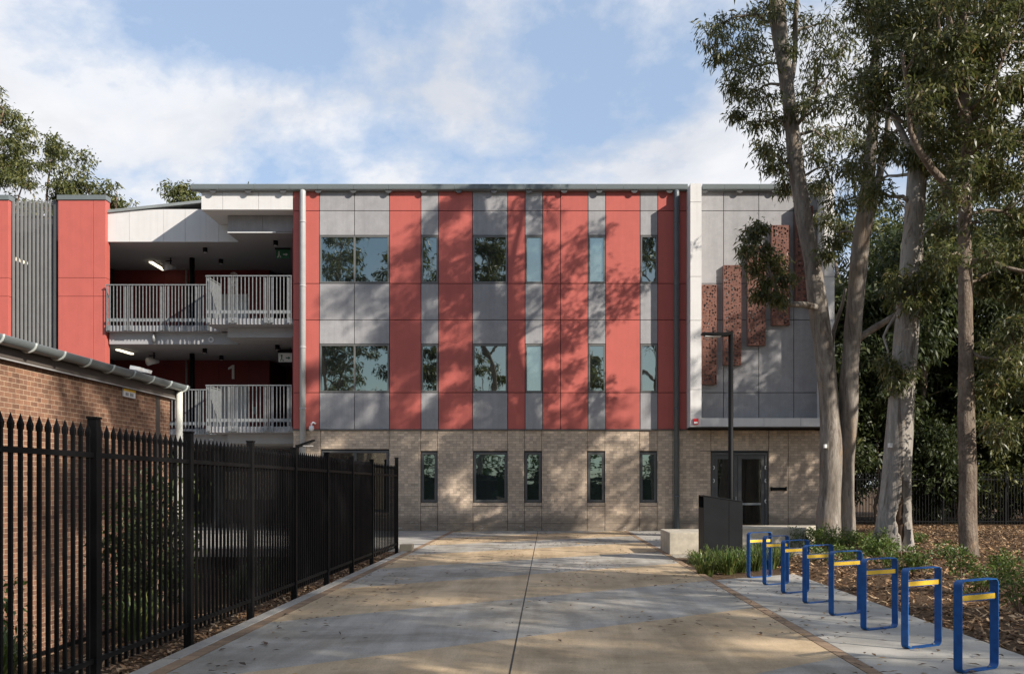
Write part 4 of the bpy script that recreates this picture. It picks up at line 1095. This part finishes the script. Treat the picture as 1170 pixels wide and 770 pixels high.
for k in range(100):
    a, b = rs.uniform(1050, 1200), rs.uniform(-10, 320)
    if (a < 1075 and b > 170) or (1090 < a < 1116 and b > 200): continue
    cC.append((P(a, b, YCt + rs.uniform(-1.5, 1.6)), rs.uniform(.24, .4)))
for k in range(34):
    a, b = rs.uniform(1122, 1200), rs.uniform(290, 500)
    cC.append((P(a, b, YCt + rs.uniform(-1.0, 1.2)), rs.uniform(.22, .36)))
for k in range(40): cC.append((P(rs.uniform(1030, 1230), rs.uniform(-260, -10), YCt + rs.uniform(-2.2, 2.2)), rs.uniform(.42, .62)))
tree('gum_tree', 'straight rough barked tree standing in the mulch nearest the bike hoops', (fx(1107, YCt), YCt, 0), [tC, c1, c2, c3, c4, c5, c6], cC, tufts=18, per=15,
     leaf=(.14, .045), droop=.5, tuft_r=.12, seed=37, bark='rough_bark', sides=30, wob=.12, step=.10)
for (px, py, Y, wds) in ((943.5, 509.5, YA - .36, 'small white tag on the twin trunked gum'), (1018, 508.5, YBt - .34, 'small white tag on the stout hollow gum')):
    q = P(px, py, Y)
    tag(build('tree_tag', MB().box(q.x - .035, q.x + .035, q.y - .012, q.y + .12, q.z - .05, q.z + .05), M['white'], at=q), wds, 'tag')

# generic trees: trunk, limbs and a crown of clumps filling an ellipsoid
def free_tree(name, label, x, y, h, rad, crown_from, r0, seed, nclump=40, lean=(0, 0), leaf=(.3, .075), tufts=12, per=8, bark='far_bark', leaves='far_leaf', group=None, cr=(.6, 1.0), droop=.6, flat=.7, limbs=4, wob=.08, tuft_r=.22, hollowness=.35, z0=None, cat='tree'):
    rnd = random.Random(seed); base = gh(x, y) if z0 is None else z0
    top = Vector((x + lean[0], y + lean[1], base + h * .93))
    b = Vector((x, y, base - .1))
    pts = [b + (top - b) * u + Vector((rnd.uniform(-1, 1), rnd.uniform(-1, 1), 0)) * .035 * h * (0 if u == 0 else 1) for u in (0, .15, .3, .5, .7, .85, 1)]
    rr = [r0 * k for k in (1.25, 1, .9, .74, .52, .34, .12)]
    trunks = [(pts, rr)]
    for k in range(limbs):
        u = crown_from * .75 + (.85 - crown_from * .75) * (k + rnd.random() * .6) / limbs; i = min(5, int(u * 6)); a = pts[i] + (pts[i + 1] - pts[i]) * (u * 6 - i if i < 6 else 0)
        th = rnd.uniform(0, 6.283); L_ = rad * rnd.uniform(.55, .95)
        d = Vector((math.cos(th), math.sin(th), rnd.uniform(.55, 1.2)))
        q = [a, a + d * L_ * .35 + Vector((0, 0, .05 * L_)), a + d * L_ * .7, a + d * L_ * .95 + Vector((0, 0, .15 * L_))]
        trunks.append((q, [r0 * .42, r0 * .32, r0 * .2, r0 * .08]))
    cz0, cz1 = base + h * crown_from, base + h
    cl = []
    for k in range(nclump):
        for _ in range(30):
            d = Vector((rnd.gauss(0, 1), rnd.gauss(0, 1), rnd.gauss(0, 1))).normalized() * (hollowness + (1 - hollowness) * rnd.random() ** .5)
            zz = (d.z + 1) / 2
            q = Vector((x + lean[0] * (.3 + .7 * zz) + d.x * rad * (.75 + .25 * (1 - abs(d.z))), y + lean[1] * (.3 + .7 * zz) + d.y * rad, cz0 + (cz1 - cz0) * zz))
            if mnoise.noise(q * .35 + Vector((seed, 0, 0))) > -.12: break
        cl.append((q, rnd.uniform(*cr)))
    return tree(name, label, (x, y, base), trunks, cl, leaf=leaf, tufts=tufts, per=per, droop=droop, tuft_r=tuft_r, seed=seed, bark=bark, leaves=leaves, sides=10, wob=wob, step=.6, group=group, flat=flat, twig_r=.018, twig_tubes=False, cat=cat)

# dense trees behind the back fence, right of the building
bgt = [(11.8, 41.5, 9.5, 2.6, .22, 'dark bushy tree beside the end of the building behind the fence'), (15.3, 40.6, 12.5, 3.3, .18, 'dark broad tree behind the fence beyond the hollow gum'),
       (19.0, 41.8, 13.5, 3.6, .15, 'dark tall tree behind the fence beyond the rough barked trunk'), (22.6, 40.2, 12.5, 3.4, .14, 'dark tree behind the fence at the right edge of the photo'),
       (13.2, 46.5, 15, 4.2, .25, 'tall olive tree behind the others between hollow gum and building'), (19.5, 48, 17.5, 5, .25, 'tall olive tree rising over the dark trees at the right'),
       (25.5, 46, 17, 5, .2, 'tall olive tree in the far right corner behind the fence'), (11.2, 52, 13, 4, .2, 'olive tree showing past the end wall of the building, farthest back')]
for i, (x, y, h, rad, cf, lab) in enumerate(bgt):
    free_tree('dense_tree', lab, x, y, h, rad, cf, .24, 60 + i, nclump=170, leaf=(.27, .09), tufts=18, per=10, bark='rough_bark', leaves='dark_leaf' if i < 4 else 'far_leaf',
              cr=(.55, .95), group='trees behind the back fence', flat=.8, droop=.55, tuft_r=.2)
ust = [(10.9, 40.0, 4.6, 1.5), (13.2, 39.6, 5.6, 1.8), (15.6, 39.5, 4.4, 1.6), (17.6, 39.8, 5.8, 1.8), (19.9, 39.5, 4.8, 1.7), (22.1, 39.7, 5.5, 1.9), (12.2, 43.5, 6.5, 2.0), (16.9, 43.6, 7, 2.2), (21.3, 44.2, 7, 2.2), (25.3, 41.5, 6, 2.2), (10.9, 46, 6, 1.8), (14.5, 50, 7, 2.4), (18.5, 52, 8, 2.6), (23, 50, 8, 2.6), (28, 48, 8, 2.6)]
uw = ['first from the building', 'second from the building', 'third from the building', 'fourth from the building', 'fifth from the building', 'last at the right end']
for i, (x, y, h, rad) in enumerate(ust):
    lab = 'leafy understory bush close behind the back fence, ' + uw[i] if i < 6 else 'dark understory bush deep among the trees behind the back fence'
    free_tree('understory_bush', lab, x, y, h, rad, .04, .07, 200 + i, nclump=60, leaf=(.22, .08), tufts=16, per=9, bark='rough_bark', leaves='far_leaf' if i % 3 == 0 else 'dark_leaf', cr=(.45, .75), group='bushes behind the back fence', flat=.85, droop=.3, tuft_r=.18, limbs=3, cat='bush')
# gum trees over the roofs at the left, far behind
lgt = [(5, 66, 98, 2.5, .64, 'tall gum tree behind the left edge of the red tower', 40), (52, 65, 143, 2.5, .62, 'broad gum tree rising behind the louvre screen', 40), (90, 66, 160, 1.7, .66, 'gum tree with a rounded crown behind the red fin', 26),
       (132, 68, 194, 1.15, .84, 'small gum tree beside the right edge of the red fin', 16), (146, 70, 231, .8, .88, 'low round treetop showing above the walkway fascia', 9),
       (207, 66, 209, 1.3, .84, 'gum treetop left of the roof gutter end', 18), (292, 76, 206, 1.0, .9, 'tiny treetop peeping over the gutter at the left', 12), (28, 72, 172, 2.4, .6, 'darker gum tree between the two tallest behind the louvre screen', 34)]
for i, (px, y, py, rad, cf, lab, nc) in enumerate(lgt):
    free_tree('far_gum_tree', lab, fx(px, y), y, fz(py, y), rad, cf, .24, 90 + i, nclump=nc, leaf=(.30, .10), tufts=16, per=9, cr=(.4, .75), group='gum trees beyond the roofs', flat=.75, tuft_r=.2, limbs=6, hollowness=.3, z0=0)
# trees outside the frame at the right: they throw the dappled shade over plaza and facade
sgt = [(15.5, 4.5, 21.5, 4.2, 'gum tree right of the bike hoops whose shade falls across the paving', .42, 70), (21.5, -2.5, 19, 4.6, 'taller gum tree right of the camera shading the near paving', .42, 75), (12.6, 9.3, 14.5, 2.8, 'gum tree right of the rough barked trunk shading the far paving', .5, 40),
       (12.0, -3.0, 12.5, 3.6, 'low gum tree close to the right of the camera', .42, 60), (17.5, 27.5, 12.5, 3.2, 'gum tree outside the right edge shading the glass door', .5, 42), (16.6, 21.8, 15.5, 3.0, 'gum tree outside the right edge shading the middle of the brick base', .66, 26), (21.5, 23.0, 17.5, 3.2, 'taller gum tree outside the right edge shading the left of the brick base', .68, 26),
       (24.5, 21, 16, 3.2, 'gum tree outside the right edge shading the grey panelled box', .6, 38), (17.5, -8.5, 18, 4.4, 'gum tree right behind the camera shading the foreground', .42, 70)]
for i, (x, y, h, rad, lab, cf, nc) in enumerate(sgt):
    free_tree('shade_gum_tree', lab, x, y, h, rad, cf, .2, 120 + i, nclump=nc, leaf=(.32, .10), tufts=15, per=9, bark='gum_bark', leaves='gum_leaf', cr=(.6, 1.0), group='gum trees beside the paving', limbs=5)
# trees across the street behind the camera, seen mirrored in the windows
rgt = [(-20, -24, 29, 4.6, 'gum tree mirrored in the wide left windows', .48), (-13.5, -27, 27, 4.2, 'gum tree mirrored beside the wide left windows', .35), (-5.8, -22, 27.5, 3.6, 'gum tree mirrored in the square middle windows', .5), (3.5, -30, 17, 3.6, 'low gum tree mirrored in the lower right windows', .35), (10.0, -24, 30, 3.8, 'gum tree mirrored in the rightmost narrow windows', .4), (-27, -26, 27, 5, 'gum tree behind the camera far to the left', .45), (-8.5, -32, 18, 4.5, 'bushy gum tree low behind the camera', .25), (-21, -33, 19, 5, 'bushy gum tree low at the left behind the camera', .25)]
for i, (x, y, h, rad, lab, cf) in enumerate(rgt):
    free_tree('street_gum_tree', lab, x, y, h, rad, cf, .3, 150 + i, nclump=66, leaf=(.4, .13), tufts=16, per=9, bark='gum_bark', leaves='gum_leaf', cr=(.7, 1.15), group='gum trees behind the camera', limbs=7, flat=.5)
rng = np.random.default_rng(77); tl_c, tl_r = [], []
for k in range(330):
    th = rng.random() * 6.283; rr_ = 105 + 25 * rng.random(); top = 7 + 3 * math.sin(th * 9) + 2 * math.sin(th * 23)
    tl_c.append((rr_ * math.cos(th), 20 + rr_ * math.sin(th), top * (.15 + .75 * rng.random()))); tl_r.append(2.4 + 1.6 * rng.random())
V, Q, T, ci = leaf_cloud(rng, tl_c, tl_r, 16, 7, 1.1, .5, .3, .6, .9)
tag(np_mesh('treeline', V, Q, M['dark_leaf']), 'far dark belt of trees round the school grounds', 'treeline', None, 'stuff')
tag(build('street_hedge', MB().box(-40, 40, -34, -33, -.1, 2.2), plain('hedge_green', (.03, .045, .018), .9, 0, .5, 2), at=(0, -33.5, 0)), 'long low hedge behind the camera mirrored low in the ground floor windows', 'hedge')

# ------------------------------------------------------------------ low planting
def blades(rng, c, n, L, W_, spread, lift):
    th = rng.random(n) * 6.283; ln = L * (.6 + .6 * rng.random(n)); lean = .25 + .75 * rng.random(n)
    b = np.array(c) + np.stack([np.cos(th), np.sin(th), np.zeros(n)], 1) * (rng.random(n) * spread)[:, None]
    o = np.stack([np.cos(th), np.sin(th), np.zeros(n)], 1); sd = np.stack([-np.sin(th), np.cos(th), np.zeros(n)], 1)
    V = []
    for u, hz, wd in ((0, 0, .7), (.5, .62, 1), (.85, .72, .7), (1.05, .58, .08)):
        ctr = b + o * (ln * lean * u * .75)[:, None] + np.array([0, 0, 1]) * (ln * hz * (1.25 - .45 * lean) * lift)[:, None]
        V += [ctr - sd * (W_ * wd * .5), ctr + sd * (W_ * wd * .5)]
    V = np.stack(V, 1).reshape(-1, 3); Q = []
    idx = np.arange(n) * 8
    for k in range(3): Q.append(np.stack([idx + 2 * k, idx + 2 * k + 1, idx + 2 * k + 3, idx + 2 * k + 2], 1))
    return V, np.concatenate(Q)
def strap_plant(px, py, label, L=.42, n=110, seed=0, group='strappy plants round the lamp post', Y=None):
    Y = Y or EYE * F / (py - VY); x = fx(px, Y); z = gh(x, Y) + .01 if x > 4.4 or x < -3.6 else -.06
    V, Q = blades(np.random.default_rng(seed), (x, Y, z), n, L * 1.12, .02, .14, 1)
    tag(np_mesh('strappy_plant', V, Q, M['strap_leaf'], at=(x, Y, z)), label, 'plant', group)
sp = [(806, 655, 'tuft of strappy leaves at the paving corner in front of the bin', .46), (818, 650, 'strappy tuft in front of the middle of the bin', .5), (832, 652, 'strappy tuft at the foot of the tall lamp post', .5), (846, 650, 'strappy tuft right of the tall lamp post', .48),
      (862, 648, 'strappy tuft behind the farthest bike hoop', .5), (880, 646, 'strappy tuft behind the second farthest bike hoop', .48), (796, 641, 'small dark strappy tuft left of the bin at the paving edge', .3), (871, 640, 'strappy tuft before the long concrete seat block', .5), (893, 643, 'strappy tuft right of the far hoops in the mulch', .42)]
for i, (a, b, lab, L) in enumerate(sp): strap_plant(a, b, lab, L, 130, 300 + i)
def shrub(px, py, label, r, h, seed, n=420, leafsz=(.075, .028), Y=None, mat='shrub_leaf', name='low_shrub', group='low shrubs in the mulch bed'):
    Y = Y or EYE * F / (py - VY); x = fx(px, Y); z = gh(x, Y)
    rng = np.random.default_rng(seed); rnd = random.Random(seed)
    t = thing(name, (x, Y, z), label, 'shrub', group)
    m = MB(); C = []
    for k in range(11):
        th = rnd.uniform(0, 6.283); q = Vector((x + math.cos(th) * r * rnd.uniform(.25, .95), Y + math.sin(th) * r * rnd.uniform(.25, .95), z + h * rnd.uniform(.4, 1.0)))
        m.tube([(x, Y, z - .02), (x * .5 + q.x * .5, Y * .5 + q.y * .5, z + (q.z - z) * .6), tuple(q)], [.008, .006, .003], 4, False)
        C.append(tuple(q)); C.append((x * .4 + q.x * .6, Y * .4 + q.y * .6, z + (q.z - z) * .62))
    V, Q, T, ci = leaf_cloud(rng, C, [min(r, h) * .32] * len(C), max(3, n // (len(C) * 6)), 6, leafsz[0], leafsz[1], -.5, min(r, h) * .12, 1.0)
    build('stem', m, M['far_bark'], t); np_mesh('foliage', V, Q, M[mat], t)
shr = [(928, 626, 'low green shrub left of the twin trunk behind the bike hoops', .5, .5), (948, 628, 'low green shrub at the foot of the twin trunk', .55, .5), (968, 630, 'low green shrub just right of the twin trunk', .55, .5), (985, 632, 'low green shrub left of the hollow gum', .55, .5), (1003, 636, 'low green shrub right at the foot of the hollow gum', .5, .42),
       (940, 642, 'shrub behind the fourth hoop from the bin end', .4, .4), (972, 646, 'shrub in mulch behind the middle hoops', .42, .42), (1012, 650, 'shrub between the hollow gum and the rough trunk', .42, .42), (1033, 653, 'loose shrub behind the hoops left of the rough trunk', .45, .45), (1052, 655, 'loose shrub close to the rough trunk on its left', .35, .4),
       (1098, 662, 'shrub right in front of the rough barked trunk', .3, .62), (1122, 680, 'shrub behind the nearest bike hoop', .35, .5), (1165, 700, 'large shrub at the right edge of the photo', .4, .62), (1172, 672, 'shrub at the right edge behind the large one', .35, .55), (1085, 640, 'low shrub far behind the rough trunk', .3, .3), (1148, 655, 'small shrub in mulch right of the rough trunk', .28, .4), (915, 622, 'low shrub at the right end of the long concrete seat', .4, .4), (1046, 622, 'small green tuft right behind the hollow gum', .3, .3)]
for i, (a, b, lab, r, h) in enumerate(shr): shrub(a, b, lab, r * 1.05, h * .88, 400 + i, n=1100 if r > .47 else 420, leafsz=(.08, .028))
# plants between the black fence and the brick building
lsh = [(-5.0, 12.6, 'tall shrub behind the fence at the corner of the brick building', .42, 1.9, 1700), (-5.9, 14.0, 'second tall shrub behind the fence, farther along', .5, 1.9, 1700), (-5.1, 6.9, 'bright green bush low behind the near fence', .5, 1.2, 900), (-5.4, 9.3, 'low bush behind the fence near the second post', .45, .95, 700), (-6.6, 17.2, 'loose bush behind the fence beyond the downpipe', .6, 1.7, 1200)]
for i, (x, y, lab, r, h, n_) in enumerate(lsh):
    rng = np.random.default_rng(450 + i); rnd = random.Random(450 + i); z = gh(x, y)
    t = thing('fence_shrub', (x, y, z), lab, 'shrub', 'shrubs behind the black fence'); m = MB(); C = []
    for k in range(16):
        th = rnd.uniform(0, 6.283); q = Vector((x + math.cos(th) * r * rnd.uniform(.15, .9), y + math.sin(th) * r * rnd.uniform(.15, .9), z + h * rnd.uniform(.25, 1.0)))
        m.tube([(x, y, z - .05), (x * .6 + q.x * .4, y * .6 + q.y * .4, z + (q.z - z) * .6), tuple(q)], [.014, .01, .004], 4, False); C.append(tuple(q))
    V, Q, T, ci = leaf_cloud(rng, C, [.26 * min(1, h)] * len(C), n_ // (16 * 7), 7, .10, .04, .2, .06, 1.2)
    build('stem', m, M['far_bark'], t); np_mesh('foliage', V, Q, M['dark_leaf' if h > 1.3 else 'shrub_leaf'], t)
for i, (x, y) in enumerate(((-4.6, 8.2), (-4.9, 8.9), (-4.4, 10.6), (-4.7, 11.4), (-4.6, 6.2), (-4.9, 5.6), (-4.5, 14.6), (-4.6, 16.3))):
    z = gh(x, y); V, Q = blades(np.random.default_rng(500 + i), (x, y, z), 90, .55, .02, .15, 1.1)
    tag(np_mesh('grass_tuft', V, Q, M['strap_leaf'], at=(x, y, z)), 'tuft of long green grass behind the fence in front of the brick wall', 'grass tuft', 'grass tufts behind the black fence')

# ------------------------------------------------------------------ litter
def scatter(name, label, n, region, mat, L, W_, zf, seed, tilt=.35, kind='stuff', dens=None):
    rng = np.random.default_rng(seed)
    x = region[0] + (region[1] - region[0]) * rng.random(n); y = region[2] + (region[3] - region[2]) * rng.random(n) ** (dens or 1)
    if name == 'fallen_leaves':
        keep = np.array([mnoise.noise(Vector((a * .55, b * .4, 3.0))) + .55 * (abs(a) > 2.5) + .35 * rng.random() > .28 for a, b in zip(x, y)])
        x, y = x[keep], y[keep]; n = len(x)
    th = rng.random(n) * 6.283; l = L * (.35 + 1.1 * rng.random(n)); w_ = W_ * (.5 + 1.0 * rng.random(n))
    z = np.array([zf(a, b) for a, b in zip(x, y)])
    d = np.stack([np.cos(th), np.sin(th), rng.normal(size=n) * tilt], 1); s_ = np.stack([-np.sin(th), np.cos(th), rng.normal(size=n) * tilt], 1)
    c = np.stack([x, y, z + .012 + rng.random(n) * .012], 1)
    V = np.stack([c - d * (l * .5)[:, None], c + s_ * (w_ * .5)[:, None] + np.array([0, 0, .006]), c + d * (l * .5)[:, None], c - s_ * (w_ * .5)[:, None] + np.array([0, 0, .006])], 1).reshape(-1, 3)
    V[:, 2] = np.maximum(V[:, 2], np.repeat(z, 4) + .003)
    o = np_mesh(name, V, np.arange(n * 4).reshape(-1, 4), mat)
    return tag(o, label, 'leaves', None, kind)
scatter('leaf_litter', 'dry brown leaf and bark litter covering the mulch bed', 60000, (4.42, 18, 7.0, 37.5), M['litter'], .10, .03, gh, 5, dens=1.5)
scatter('leaf_litter', 'dry brown litter along the foot of the black fence', 5000, (-4.6, -3.58, 5.0, 24.0), M['litter'], .09, .028, gh, 6, dens=1.3)
scatter('fallen_leaves', 'scattered dry leaves and twigs lying on the paving', 2200, (-3.2, 4.3, 7.5, 33.5), M['fallen'], .085, .03, lambda a, b: 0, 8, .12, dens=1.2)
